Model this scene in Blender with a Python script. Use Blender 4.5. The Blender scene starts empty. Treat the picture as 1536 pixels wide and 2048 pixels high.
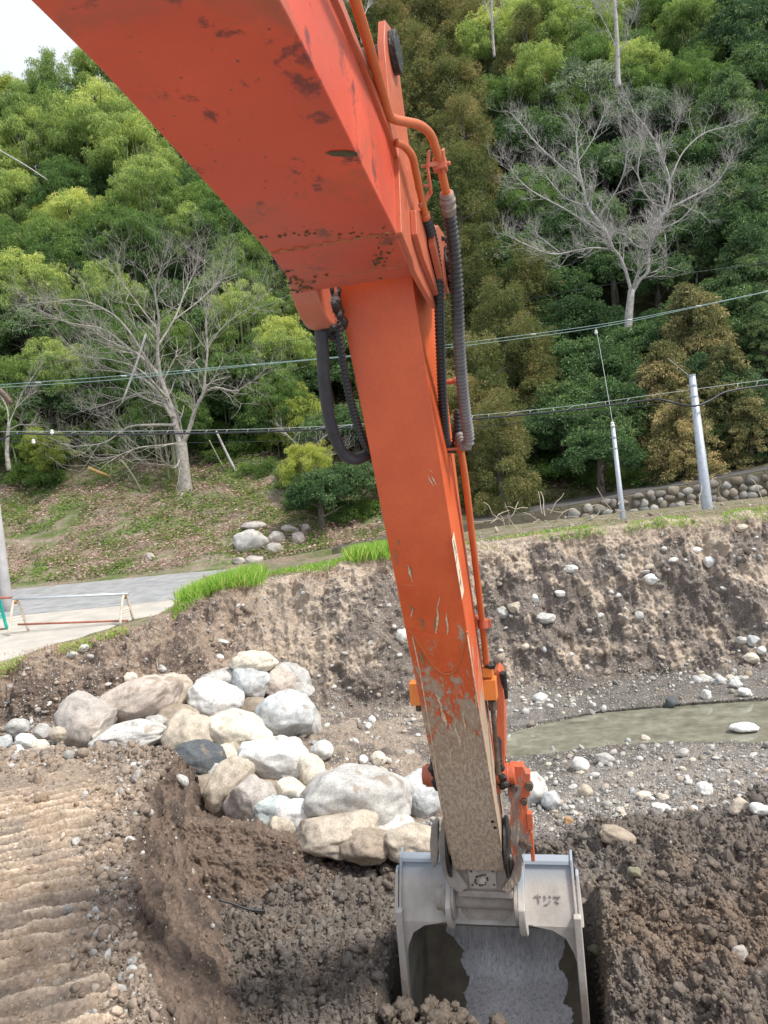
import bpy, bmesh, math, random
import numpy as np
from mathutils import Vector, Matrix
S = bpy.context.scene
C = S.collection
rad = math.radians
# ------------------------------------------------------------------ camera, sky, sun, exposure
F = 1538.0
PITCH, ROLL = rad(-3), rad(5.5)
CAM = np.array([0, 0, 2.6])
fw = np.array([0, math.cos(PITCH), math.sin(PITCH)])
up0 = np.array([0, -math.sin(PITCH), math.cos(PITCH)])
rt0 = np.array([1., 0, 0])
rt = math.cos(ROLL)*rt0 - math.sin(ROLL)*up0
up = math.cos(ROLL)*up0 + math.sin(ROLL)*rt0
cam_data = bpy.data.cameras.new('camera')
cam = bpy.data.objects.new('camera', cam_data); C.objects.link(cam)
cam_data.sensor_fit = 'VERTICAL'; cam_data.sensor_height = 32.0
cam_data.lens = F/2048*32.0
cam_data.clip_start = 0.05; cam_data.clip_end = 600
m = Matrix(((rt[0], up[0], -fw[0], CAM[0]), (rt[1], up[1], -fw[1], CAM[1]), (rt[2], up[2], -fw[2], CAM[2]), (0, 0, 0, 1)))
cam.matrix_world = m
S.camera = cam
SUN_AZ, SUN_EL = rad(115), rad(56)      # azimuth from +Y clockwise
w = bpy.data.worlds.new('World'); S.world = w; w.use_nodes = True
nt = w.node_tree; bg = nt.nodes['Background']
sky = nt.nodes.new('ShaderNodeTexSky'); sky.sky_type = 'NISHITA'; sky.sun_disc = False
sky.sun_elevation = SUN_EL; sky.sun_rotation = SUN_AZ; sky.dust_density = 3.0; sky.air_density = 1.0; sky.ozone_density = 1.0
# thin bright cloud veil mixed over the clear sky
tc = nt.nodes.new('ShaderNodeTexCoord'); nz = nt.nodes.new('ShaderNodeTexNoise'); nz.inputs['Scale'].default_value = 2.2; nz.inputs['Detail'].default_value = 5
rp = nt.nodes.new('ShaderNodeValToRGB'); rp.color_ramp.elements[0].position = .30; rp.color_ramp.elements[1].position = .62
rp.color_ramp.elements[0].color = (.55, .55, .55, 1); rp.color_ramp.elements[1].color = (.95, .95, .95, 1)
mx = nt.nodes.new('ShaderNodeMix'); mx.data_type = 'RGBA'
nt.links.new(tc.outputs['Generated'], nz.inputs['Vector']); nt.links.new(nz.outputs['Fac'], rp.inputs['Fac'])
nt.links.new(rp.outputs['Color'], mx.inputs['Factor']); nt.links.new(sky.outputs['Color'], mx.inputs['A'])
mx.inputs['B'].default_value = (5.6, 5.9, 6.4, 1)
nt.links.new(mx.outputs['Result'], bg.inputs['Color']); bg.inputs['Strength'].default_value = 0.12
sd = bpy.data.lights.new('sun', 'SUN'); sd.energy = 2.9; sd.angle = rad(10); sd.color = (1, .95, .86)
sun = bpy.data.objects.new('sun', sd); C.objects.link(sun)
dv = Vector((math.sin(SUN_AZ)*math.cos(SUN_EL), math.cos(SUN_AZ)*math.cos(SUN_EL), math.sin(SUN_EL)))
sun.rotation_euler = dv.to_track_quat('Z', 'Y').to_euler(); sun.location = (5, -5, 20)
S.view_settings.view_transform = 'Standard'; S.view_settings.look = 'None'
S.view_settings.exposure = 0.62; S.view_settings.gamma = 1
S.render.engine = 'CYCLES'
# ------------------------------------------------------------------ pixel -> space helpers
def ray(x, y): return fw + rt*((x-768)/F) - up*((y-1024)/F)
def Wy(x, y, Y):
    d = ray(x, y); return CAM + d*(Y/d[1])
def Wz(x, y, z):
    d = ray(x, y); return CAM + d*((z-CAM[2])/d[2])
def proj(P):
    d = np.asarray(P, float)-CAM; z = d@fw
    return 768+F*(d@rt)/z, 1024-F*(d@up)/z, z
rng = np.random.default_rng(7); random.seed(7)
# ------------------------------------------------------------------ noise
_G = np.random.default_rng(3).normal(size=(4096, 3)); _G /= np.linalg.norm(_G, axis=1)[:, None]
def perlin(P):
    P = np.asarray(P, float); I = np.floor(P).astype(np.int64); f = P-I; u = f*f*f*(f*(f*6-15)+10)
    r = np.zeros(len(P))
    for dx in (0, 1):
        wx = u[:, 0] if dx else 1-u[:, 0]
        for dy in (0, 1):
            wy = u[:, 1] if dy else 1-u[:, 1]
            for dz in (0, 1):
                wz = u[:, 2] if dz else 1-u[:, 2]
                h = ((I[:, 0]+dx)*73856093 ^ (I[:, 1]+dy)*19349663 ^ (I[:, 2]+dz)*83492791) & 4095
                g = _G[h]
                r += wx*wy*wz*(g[:, 0]*(f[:, 0]-dx)+g[:, 1]*(f[:, 1]-dy)+g[:, 2]*(f[:, 2]-dz))
    return r*1.5
def fbm(P, sc, octv=4, gain=.5, billow=False, off=0.):
    r = 0; a = 1.; t = 0
    for i in range(octv):
        n = perlin(P*sc+17.3*i+off)
        if billow: n = np.abs(n)*2-.5
        r = r+a*n; t += a; a *= gain; sc *= 2.03
    return r/t
def sst(a, b, x):
    t = np.clip((x-a)/(b-a), 0, 1); return t*t*(3-2*t)
def lerp(a, b, t): return a+(b-a)*t
def C3(*c): return np.array(c, float)
def cmix(a, b, t): return a*(1-t[:, None])+b*t[:, None]
# ------------------------------------------------------------------ mesh helpers
def npmesh(name, V, Fc, mat=None, smooth=True, attrs=None):
    """V (n,3); Fc list of int arrays each (k, verts_per_face)"""
    me = bpy.data.meshes.new(name); V = np.ascontiguousarray(V, np.float32)
    if isinstance(Fc, np.ndarray): Fc = [Fc]
    me.vertices.add(len(V)); me.vertices.foreach_set('co', V.ravel())
    nl = sum(f.size for f in Fc); me.loops.add(nl)
    me.loops.foreach_set('vertex_index', np.concatenate([f.ravel() for f in Fc]).astype(np.int32))
    npoly = sum(len(f) for f in Fc); me.polygons.add(npoly)
    tot = np.concatenate([np.full(len(f), f.shape[1]) for f in Fc]); st = np.concatenate([[0], np.cumsum(tot)[:-1]])
    me.polygons.foreach_set('loop_start', st.astype(np.int32))
    me.polygons.foreach_set('use_smooth', np.full(npoly, smooth))
    me.update(calc_edges=True); me.validate()
    if attrs:
        for k, v in attrs.items():
            if v.ndim == 1:
                a = me.attributes.new(k, 'FLOAT', 'POINT'); a.data.foreach_set('value', v.astype(np.float32))
            else:
                a = me.attributes.new(k, 'FLOAT_COLOR', 'POINT')
                a.data.foreach_set('color', np.concatenate([v, np.ones((len(v), 1))], 1).astype(np.float32).ravel())
    if mat: me.materials.append(mat)
    return me
def link(name, me, parent=None, loc=None, **props):
    o = bpy.data.objects.new(name, me); C.objects.link(o)
    if parent is not None: o.parent = parent
    if loc is not None: o.location = loc
    for k, v in props.items(): o[k] = v
    return o
def tag(o, label=None, category=None, group=None, kind=None):
    if label: o['label'] = label
    if category: o['category'] = category
    if group: o['group'] = group
    if kind: o['kind'] = kind
    return o
def empty(name, loc, label, category, group=None):
    return tag(link(name, None, loc=tuple(loc)), label, category, group)
def part(name, me, root, **props):          # mesh modelled in world space, parented to an empty
    o = link(name, me, root, **props); o.location = -Vector(root.matrix_basis.translation); return o
class MB:
    """collects simple solids in one mesh"""
    def __init__(s): s.v = []; s.f = {}; s.n = 0
    def add(s, V, Fs):
        V = np.asarray(V, float)
        for f in Fs: s.f.setdefault(len(f), []).append([i+s.n for i in f])
        s.v.append(V); s.n += len(V)
    def addnp(s, V, Fa):
        s.v.append(V); s.f.setdefault(Fa.shape[1], []).extend((Fa+s.n).tolist()); s.n += len(V)
    def tube(s, pts, r, n=12, cap=True, ring=None):
        pts = np.asarray(pts, float); k = len(pts); r = np.broadcast_to(np.asarray(r, float), (k,))
        T = np.gradient(pts, axis=0); T /= np.linalg.norm(T, axis=1)[:, None]+1e-9
        a = np.array([0, 0, 1.]) if abs(T[0, 2]) < .9 else np.array([1., 0, 0])
        N = np.cross(T[0], a); N /= np.linalg.norm(N); V = []
        for i in range(k):
            N = N-T[i]*(N@T[i]); N /= np.linalg.norm(N)+1e-9; B = np.cross(T[i], N)
            th = np.arange(n)*2*math.pi/n
            V.append(pts[i]+r[i]*(np.cos(th)[:, None]*N+np.sin(th)[:, None]*B))
        V = np.concatenate(V); Fs = []
        for i in range(k-1):
            for j in range(n): Fs.append((i*n+j, i*n+(j+1) % n, (i+1)*n+(j+1) % n, (i+1)*n+j))
        if cap: Fs.append(tuple(range(n))[::-1]); Fs.append(tuple((k-1)*n+j for j in range(n)))
        s.add(V, Fs); return s
    def box(s, c, ax, ay, az):           # centre and three half-axis vectors
        c = np.asarray(c, float); ax, ay, az = map(lambda q: np.asarray(q, float), (ax, ay, az))
        V = [c+i*ax+j*ay+k*az for i in (-1, 1) for j in (-1, 1) for k in (-1, 1)]
        s.add(V, [(0, 1, 3, 2), (4, 6, 7, 5), (0, 4, 5, 1), (2, 3, 7, 6), (0, 2, 6, 4), (1, 5, 7, 3)]); return s
    def prism(s, A, Bo):                 # two matching outlines
        A = np.asarray(A, float); Bo = np.asarray(Bo, float); n = len(A)
        s.add(np.concatenate([A, Bo]), [tuple(range(n))[::-1], tuple(range(n, 2*n))]+[(i, (i+1) % n, n+(i+1) % n, n+i) for i in range(n)]); return s
    def mesh(s, name, mat, smooth=False):
        me = npmesh(name, np.concatenate(s.v), [np.array(f) for f in s.f.values()], mat, smooth)
        bm = bmesh.new(); bm.from_mesh(me); bmesh.ops.recalc_face_normals(bm, faces=bm.faces); bm.to_mesh(me); bm.free()
        return me
def spline(pts, n=8):
    P = np.asarray(pts, float); P = np.vstack([2*P[0]-P[1], P, 2*P[-1]-P[-2]]); out = []
    for i in range(1, len(P)-2):
        for t in np.linspace(0, 1, n, endpoint=False):
            a, b, c, d = P[i-1:i+3]
            out.append(.5*((2*b)+(-a+c)*t+(2*a-5*b+4*c-d)*t*t+(-a+3*b-3*c+d)*t**3))
    out.append(P[-2]); return np.array(out)
def bevel(o, wd=.005, seg=2, sm=True):
    b = o.modifiers.new('bevel', 'BEVEL'); b.width = wd; b.segments = seg; b.limit_method = 'ANGLE'; b.angle_limit = rad(35)
    if sm:
        for p in o.data.polygons: p.use_smooth = True
        b.harden_normals = True
    return o
# ------------------------------------------------------------------ material helpers
def mat(name):
    M = bpy.data.materials.new(name); M.use_nodes = True; t = M.node_tree
    return M, t, t.nodes['Principled BSDF']
def N(t, kind, **kw):
    n = t.nodes.new(kind)
    for k, v in kw.items():
        if k in n.inputs: n.inputs[k].default_value = v
        else: setattr(n, k, v)
    return n
def L(t, a, b): t.links.new(a, b)
def noise_node(t, vec, scale, detail=4, rough=.6, dist=0.):
    n = N(t, 'ShaderNodeTexNoise'); n.inputs['Scale'].default_value = scale; n.inputs['Detail'].default_value = detail
    n.inputs['Roughness'].default_value = rough; n.inputs['Distortion'].default_value = dist
    L(t, vec, n.inputs['Vector']); return n.outputs['Fac']
def ramp(t, fac, stops):
    r = N(t, 'ShaderNodeValToRGB'); cr = r.color_ramp
    while len(cr.elements) < len(stops): cr.elements.new(.5)
    for e, (p, c) in zip(cr.elements, stops):
        e.position = p; e.color = (c if isinstance(c, tuple) else (c, c, c))+(1,)
    L(t, fac, r.inputs['Fac']); return r.outputs['Color']
def mixc(t, fac, a, b, mode='MIX'):
    n = N(t, 'ShaderNodeMix', data_type='RGBA', blend_type=mode)
    for k, v in (('Factor', fac), ('A', a), ('B', b)):
        i = n.inputs[k]
        if isinstance(v, tuple): i.default_value = v+(1,)
        elif isinstance(v, (int, float)): i.default_value = v
        else: L(t, v, i)
    return n.outputs['Result']
def mth(t, op, a, b=None, clamp=False):
    n = N(t, 'ShaderNodeMath', operation=op); n.use_clamp = clamp
    for i, v in enumerate((a, b)):
        if v is None: continue
        if isinstance(v, (int, float)): n.inputs[i].default_value = v
        else: L(t, v, n.inputs[i])
    return n.outputs[0]
def bump(t, bs, h, strength=.4, dist=.02, prev=None):
    b = N(t, 'ShaderNodeBump'); b.inputs['Strength'].default_value = strength; b.inputs['Distance'].default_value = dist
    L(t, h, b.inputs['Height'])
    if prev is not None: L(t, prev, b.inputs['Normal'])
    L(t, b.outputs['Normal'], bs.inputs['Normal']); return b.outputs['Normal']
def objco(t): return N(t, 'ShaderNodeTexCoord').outputs['Object']
def scaled(t, vec, sc):
    n = N(t, 'ShaderNodeMapping'); n.inputs['Scale'].default_value = sc; L(t, vec, n.inputs['Vector']); return n.outputs['Vector']
def attr(t, name):
    a = N(t, 'ShaderNodeAttribute'); a.attribute_name = name; return a
def simple(name, col, rough=.7, var=.25, sc=8, metallic=0., bmp=0., bsc=30, spec=.5):
    M, t, b = mat(name); v = objco(t); n = noise_node(t, v, sc)
    c = ramp(t, n, [(.3, tuple(x*(1-var) for x in col)), (.7, tuple(min(1, x*(1+var)) for x in col))])
    L(t, c, b.inputs['Base Color']); b.inputs['Roughness'].default_value = rough; b.inputs['Metallic'].default_value = metallic
    b.inputs['Specular IOR Level'].default_value = spec
    if bmp: bump(t, b, noise_node(t, v, bsc, 6), bmp, .02)
    return M
# soil: albedo field per vertex x fine grain, pebble speckle
def soil_mat(name, speck=.5, spk_col=(.62, .58, .52), bsc=60., bst=.5, sc=26.):
    M, t, b = mat(name); v = objco(t); a = attr(t, 'alb').outputs['Color']; g = attr(t, 'grit').outputs['Fac']
    n1 = noise_node(t, v, 34, 8, .7); n2 = noise_node(t, v, 5, 5, .6)
    c = mixc(t, 1., a, ramp(t, n1, [(.28, .55), (.5, .95), (.72, 1.5)]), 'MULTIPLY')
    c = mixc(t, 1., c, ramp(t, n2, [(.3, .8), (.7, 1.2)]), 'MULTIPLY')
    hs = n1
    for k, (s2, th) in enumerate(((sc, .24), (sc*2.6, .30))):
        vo = N(t, 'ShaderNodeTexVoronoi'); vo.inputs['Scale'].default_value = s2; L(t, v, vo.inputs['Vector'])
        spot = ramp(t, vo.outputs['Distance'], [(th-.05, 1.), (th+.05, 0.)])
        sel = ramp(t, mth(t, 'ADD', N(t, 'ShaderNodeSeparateColor').outputs[0] if False else vo.outputs['Color'], 0), [(0, 0.), (1, 1.)])
        sp = N(t, 'ShaderNodeSeparateColor'); L(t, vo.outputs['Color'], sp.inputs[0])
        pick = mth(t, 'LESS_THAN', sp.outputs[0], mth(t, 'MULTIPLY', g, speck))
        msk = mth(t, 'MULTIPLY', spot, pick)
        pc = mixc(t, sp.outputs[1], spk_col, tuple(x*.55 for x in spk_col))
        c = mixc(t, msk, c, pc); hs = mth(t, 'ADD', hs, mth(t, 'MULTIPLY', msk, .5))
    L(t, c, b.inputs['Base Color']); b.inputs['Roughness'].default_value = .93; b.inputs['Specular IOR Level'].default_value = .25
    n3 = noise_node(t, v, bsc, 8, .75)
    bump(t, b, mth(t, 'ADD', hs, n3), bst, .03)
    return M
# ================================================================== THE GROUND
PXC = np.array([-700, -350, -100, 0, 100, 200, 300, 350, 400, 480, 560, 640, 720, 800, 900, 1000, 1100, 1200, 1300, 1400, 1536, 1700, 2000, 2500.])
def crow(mode, pts):
    """pts: (px, py, val) ; mode z / Y ; far mode 'F': (px, Y, z)"""
    p = np.array(pts, float); a = np.interp(PXC, p[:, 0], p[:, 1]); v = np.interp(PXC, p[:, 0], p[:, 2])
    o = []
    for x, y, q in zip(PXC, a, v):
        if mode == 'z': o.append(Wz(x, y, q))
        elif mode == 'Y': o.append(Wy(x, y, q))
        else: o.append(np.array([(x-768-.0958*(1024-980))/F*y*1.0, y, q]))
    return o
ROWS = [
 (0, crow('F', [(-700, 1.2, -1.1), (900, 1.2, -1.1), (1300, 1.2, -.8), (2500, 1.2, -.5)])),
 (60, crow('z', [(-700, 2500, -1.1), (1000, 2500, -1.1), (1200, 2500, -1.0), (1400, 2500, -.85), (2500, 2500, -.6)])),
 (110, crow('z', [(-700, 2048, -1.1), (560, 2048, -1.05), (700, 2048, -1.0), (1000, 2048, -1.1), (1200, 2048, -1.05), (1400, 2048, -.85), (1536, 2048, -.75), (2500, 2048, -.55)])),
 (90, crow('z', [(-700, 1900, -1.1), (480, 1900, -1.1), (560, 1900, -1.0), (760, 1900, -1.0), (1000, 1900, -1.15), (1200, 1900, -.95), (1400, 1900, -.8), (1536, 1900, -.7), (2500, 1900, -.5)])),
 (90, crow('z', [(-700, 1770, -1.1), (480, 1790, -1.1), (560, 1760, -1.0), (680, 1755, -1.05), (800, 1760, -1.1), (1000, 1760, -1.15), (1200, 1770, -.85), (1400, 1770, -.7), (1536, 1760, -.6), (2500, 1700, -.45)])),
 (70, crow('z', [(-700, 1700, -1.0), (480, 1725, -1.1), (700, 1728, -1.1), (800, 1720, -1.12), (1000, 1715, -1.08), (1080, 1695, -.98), (1200, 1665, -.82), (1400, 1645, -.66), (1470, 1615, -.55), (1536, 1588, -.48), (1700, 1560, -.42), (2500, 1480, -.35)])),
 (50, crow('z', [(-700, 1620, -.8), (0, 1560, -.8), (400, 1680, -1.0), (600, 1700, -1.08), (800, 1695, -1.08), (1000, 1680, -1.05), (1200, 1640, -1.0), (1400, 1620, -.93), (1536, 1578, -.85), (2500, 1450, -.7)])),
 (60, crow('z', [(-700, 1540, -.6), (0, 1500, -.55), (200, 1510, -.62), (400, 1640, -.92), (600, 1665, -.98), (800, 1650, -1.02), (1000, 1620, -1.03), (1200, 1580, -1.0), (1400, 1560, -.94), (1536, 1545, -.93), (2500, 1430, -.9)])),
 (30, crow('z', [(-700, 1520, -.55), (0, 1480, -.5), (200, 1480, -.55), (400, 1590, -.8), (600, 1620, -.92), (800, 1590, -1.0), (900, 1550, -1.02), (1010, 1525, -1.06), (1200, 1498, -1.04), (1400, 1490, -1.02), (1536, 1492, -1.03), (2500, 1420, -1.03)])),
 (30, crow('z', [(-700, 1515, -.52), (0, 1475, -.45), (200, 1470, -.5), (400, 1560, -.75), (600, 1590, -.88), (800, 1560, -.98), (900, 1530, -1.03), (1010, 1500, -1.12), (1200, 1475, -1.22), (1400, 1465, -1.25), (1536, 1470, -1.25), (2500, 1400, -1.25)])),
 (30, crow('z', [(-700, 1510, -.48), (0, 1470, -.42), (200, 1462, -.45), (400, 1530, -.7), (600, 1560, -.8), (800, 1530, -.95), (900, 1500, -1.0), (1010, 1470, -1.1), (1200, 1440, -1.2), (1400, 1425, -1.22), (1536, 1420, -1.22), (2500, 1360, -1.22)])),
 (30, crow('z', [(-700, 1505, -.45), (0, 1465, -.4), (200, 1455, -.42), (400, 1500, -.62), (600, 1520, -.72), (800, 1490, -.9), (900, 1470, -.98), (1010, 1452, -1.02), (1200, 1420, -1.04), (1400, 1402, -1.03), (1536, 1392, -1.02), (2500, 1330, -1.02)])),
 (70, crow('Y', [(-700, 1500, 10.0), (0, 1455, 10.2), (200, 1435, 10.4), (400, 1420, 10.8), (560, 1400, 11.2), (680, 1410, 11.4), (800, 1420, 11.6), (900, 1400, 11.9), (1000, 1372, 12.2), (1200, 1352, 12.4), (1400, 1340, 12.3), (1536, 1325, 12.0), (2500, 1260, 11.5)])),
 (60, crow('Y', [(-700, 1440, 10.4), (0, 1392, 10.45), (200, 1345, 10.8), (300, 1310, 11.1), (400, 1290, 11.6), (600, 1262, 12.0), (700, 1262, 12.0), (800, 1265, 12.4), (1000, 1240, 12.9), (1200, 1215, 13.0), (1400, 1195, 12.9), (1536, 1180, 12.7), (2500, 1100, 12.2)])),
 (30, crow('Y', [(-700, 1380, 10.8), (0, 1337, 10.9), (60, 1318, 11.0), (100, 1300, 11.1), (180, 1280, 11.3), (250, 1262, 11.6), (330, 1232, 12.0), (400, 1192, 12.4), (480, 1168, 12.6), (600, 1148, 12.9), (700, 1124, 12.9), (780, 1110, 13.1), (960, 1088, 13.5), (1100, 1066, 13.7), (1300, 1045, 13.7), (1450, 1034, 13.6), (1536, 1026, 13.5), (1700, 1000, 13.3), (2500, 920, 13)])),
 (20, crow('F', [(-700, 12., .33), (0, 12.0, .335), (250, 12.3, .40), (330, 12.8, .52), (400, 13.2, .80), (480, 13.6, .92), (780, 14.2, 1.08), (1000, 14.6, 1.16), (1300, 14.8, 1.24), (2500, 14.5, 1.4)])),
 (30, crow('F', [(-700, 14.5, .32), (0, 14.5, .32), (330, 14.5, .34), (400, 15, .5), (480, 15.2, .62), (780, 16, .85), (1000, 16.5, .95), (1300, 17, 1.05), (2500, 16.5, 1.25)])),
 (6, crow('F', [(-700, 22.4, .28), (400, 22.4, .28), (600, 22, .35), (1000, 21.4, .8), (1300, 21.4, .85), (2500, 21.4, 1.1)])),
]
def refine(ctrl, ncol, cnt, axis_px):
    """ctrl (R,K,3) -> dense grid, linear rows + light smoothing"""
    R, K, _ = ctrl.shape; px = np.linspace(axis_px[0], axis_px[-1], ncol)
    A = np.stack([np.stack([np.interp(px, axis_px, ctrl[r, :, k]) for k in range(3)], -1) for r in range(R)])
    out = []; tt = []
    for r in range(R-1):
        n = cnt[r]
        for i in range(n):
            t = i/n; out.append(A[r]*(1-t)+A[r+1]*t); tt.append(r+t)
    out.append(A[-1]); tt.append(R-1)
    return np.array(out), np.array(tt), px
def smooth_rows(G, k):
    for _ in range(k): G[1:-1] = .25*G[:-2]+.5*G[1:-1]+.25*G[2:]
    return G
def smooth_cols(G, k):
    for _ in range(k): G[:, 1:-1] = .25*G[:, :-2]+.5*G[:, 1:-1]+.25*G[:, 2:]
    return G
def grid_normals(G):
    a = np.gradient(G, axis=0); b = np.gradient(G, axis=1); n = np.cross(b, a)
    n /= np.linalg.norm(n, axis=2)[:, :, None]+1e-12; n[n[:, :, 2] < 0] *= 1
    return n
def grid_faces(r, c):
    i = np.arange(r*c).reshape(r, c)
    return np.stack([i[:-1, :-1].ravel(), i[:-1, 1:].ravel(), i[1:, 1:].ravel(), i[1:, :-1].ravel()], 1)
ctrl = np.array([r[1] for r in ROWS])
cnt = [ROWS[i][0] if i else 20 for i in range(len(ROWS)-1)]
cnt = [20, 90, 110, 100, 70, 40, 50, 40, 24, 24, 24, 30, 80, 100, 24, 24, 24]
NC = 1150
pxs = np.concatenate([np.linspace(-700, -60, 90, endpoint=False), np.linspace(-60, 1600, NC-180, endpoint=False), np.linspace(1600, 2500, 90)])
A_ = np.stack([np.stack([np.interp(pxs, PXC, ctrl[r, :, k]) for k in range(3)], -1) for r in range(len(ROWS))])
Gl = []; T = []
for r in range(len(ROWS)-1):
    for i in range(cnt[r]):
        t = i/cnt[r]; Gl.append(A_[r]*(1-t)+A_[r+1]*t); T.append(r+t)
Gl.append(A_[-1]); T.append(len(ROWS)-1.)
G = np.array(Gl); T = np.array(T); del Gl
crestrow = int(np.argmin(abs(T-14)))
up_part = G[crestrow-6:crestrow+6].copy()
G = smooth_rows(G, 5); G = smooth_cols(G, 6)
nr, nc = G.shape[:2]
P = G.reshape(-1, 3); TT = np.repeat(T, nc); PX = np.tile(pxs, nr); Nn = grid_normals(G).reshape(-1, 3)
# displacement: crumbly clods near, erosion on the cut bank
soil = 1-sst(5.2, 6.2, TT)                       # heaped dug soil in front
bank = sst(11.6, 12.4, TT)*(1-sst(13.7, 14.2, TT))
bed = sst(7.6, 8.4, TT)*(1-sst(11., 11.8, TT))
lowf = fbm(P, .9, 3)
cl1 = fbm(P, 2.6, 4, .55, billow=True); cl2 = fbm(P, 9., 4, .6, billow=True); cl3 = fbm(P, 30., 3, .6, billow=True)
gul = fbm(P*np.array([1, .35, .35]), 1.7, 4, .55)
chunks = np.maximum(fbm(P, 3.8, 4, .55, off=9.), -.05)
disp = soil*(lowf*.10+cl1*.17+cl2*.085+cl3*.03)
disp += bank*(lowf*.22+gul*.40+fbm(P*np.array([1, .6, .25]), 4.2, 4, .6, off=2.)*.14+chunks*.22+cl2*.035+cl3*.02)
rest = (1-soil)*(1-bank)
disp += rest*(1-sst(13.8, 14.4, TT))*(lowf*.04+cl2*.035+cl3*.016)
disp += sst(14., 14.6, TT)*(fbm(P, 1.2, 3)*.05+cl2*.015)*(1-sst(15.6, 16, TT)*.7)
# keep the stream bed low and the road flat
disp *= 1-.55*bed*(PX > 990)
leftroad = (PX < 420)*sst(14.05, 14.5, TT); disp *= 1-leftroad*.85
P = P+Nn*disp[:, None]
_s = P@np.array([math.sin(rad(13.)), math.cos(rad(13.)), 0]); _l = P@np.array([math.cos(rad(13.)), -math.sin(rad(13.)), 0])+.7425
dig = sst(4.35, 4.75, _s)*(1-sst(5.92, 6.12, _s))*sst(-.80, -.64, _l)*(1-sst(.64, .80, _l))   # hole dug by the bucket
P[:, 2] = np.where(dig > 0, np.minimum(P[:, 2], lerp(P[:, 2], -1.95, dig)), P[:, 2])
# albedo
dark = C3(.150, .130, .113); brown = C3(.180, .138, .108); grey = C3(.225, .205, .185); tan = C3(.40, .31, .235); rust = C3(.25, .18, .13); wet = C3(.105, .097, .09)
nA = fbm(P, 1.1, 4, .6, off=3.); nB = fbm(P, 2.8, 4, .6, off=31.); nC = fbm(P, 7., 3, .6, off=57.)
alb = np.tile(dark, (len(P), 1))
alb = cmix(alb, grey*.9, sst(.0, .35, nA)*soil*.7)
rz = np.exp(-((PX-1330)/190)**2-((TT-3.3)/.9)**2)+np.exp(-((PX-1500)/90)**2-((TT-3.)/1.)**2)
alb = cmix(alb, rust*.8, np.clip(rz*(.55+nB*1.2), 0, .75)*soil)
alb = cmix(alb, brown*1.15, sst(.05, .3, nB)*soil*.5)
grav = (1-soil)*(1-sst(11.7, 12.3, TT))
alb = cmix(alb, cmix(np.tile(grey*1.12, (len(P), 1)), wet*1.5, sst(-.05, .3, nB)), grav)
lb = (1-sst(380, 640, PX))                        # left end of the bank: browner and darker
dk_b = cmix(np.tile(C3(.185, .155, .135), (len(P), 1)), C3(.140, .105, .085), lb)
tn_b = cmix(np.tile(C3(.50, .41, .325), (len(P), 1)), C3(.32, .245, .19), lb)
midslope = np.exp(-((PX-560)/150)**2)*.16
recess = np.exp(-((PX-800)/85)**2)*(1-sst(13.4, 13.9, TT))*.30+np.exp(-((TT-12.95)/.35)**2)*.16*(PX > 800)+(1-sst(12.1, 12.6, TT))*.1  # recess darkness painted into the bank albedo, plus a darker stratum and foot
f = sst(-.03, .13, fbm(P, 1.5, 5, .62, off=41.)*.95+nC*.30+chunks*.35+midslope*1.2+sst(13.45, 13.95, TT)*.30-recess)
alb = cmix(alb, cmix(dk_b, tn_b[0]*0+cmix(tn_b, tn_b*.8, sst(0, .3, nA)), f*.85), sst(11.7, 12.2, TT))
topz = sst(13.95, 14.3, TT)
alb = cmix(alb, cmix(np.tile(C3(.25, .21, .15), (len(P), 1)), C3(.09, .12, .04), sst(-.1, .2, nB)*.7), topz)
slp = (1-sst(880, 960, PX))*sst(6.2, 7.2, TT)*(1-sst(11.7, 12.2, TT))
alb = cmix(alb, cmix(np.tile(C3(.30, .24, .19), (len(P), 1)), C3(.14, .115, .10), sst(-.08, .15, nB)), slp)
shore = (1-sst(-1.06, -.97, P[:, 2]))*sst(7.2, 7.8, TT)*(1-sst(12, 12.4, TT))*(PX > 960); alb = alb*(1-.45*shore[:, None])
grit = np.clip(.25+.75*grav+bank*.45+nB*.8-soil*.22, 0, 1)*(1-topz*.6)
GF = grid_faces(nr, nc)
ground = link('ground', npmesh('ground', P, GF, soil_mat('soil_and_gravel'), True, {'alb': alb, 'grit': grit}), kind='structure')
GP = P.reshape(nr, nc, 3)
gx, gy, gd = proj(P); gx = gx.reshape(nr, nc); gy = gy.reshape(nr, nc)
def ground_at(px, py, rlo=0, rhi=None):
    """nearest point of the ground sheet to a pixel, restricted to a band of rows"""
    a = int(np.searchsorted(T, rlo)); b = nr if rhi is None else int(np.searchsorted(T, rhi))
    d = (gx[a:b]-px)**2+(gy[a:b]-py)**2; i = np.unravel_index(np.argmin(d), d.shape)
    return GP[i[0]+a, i[1]]
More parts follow.
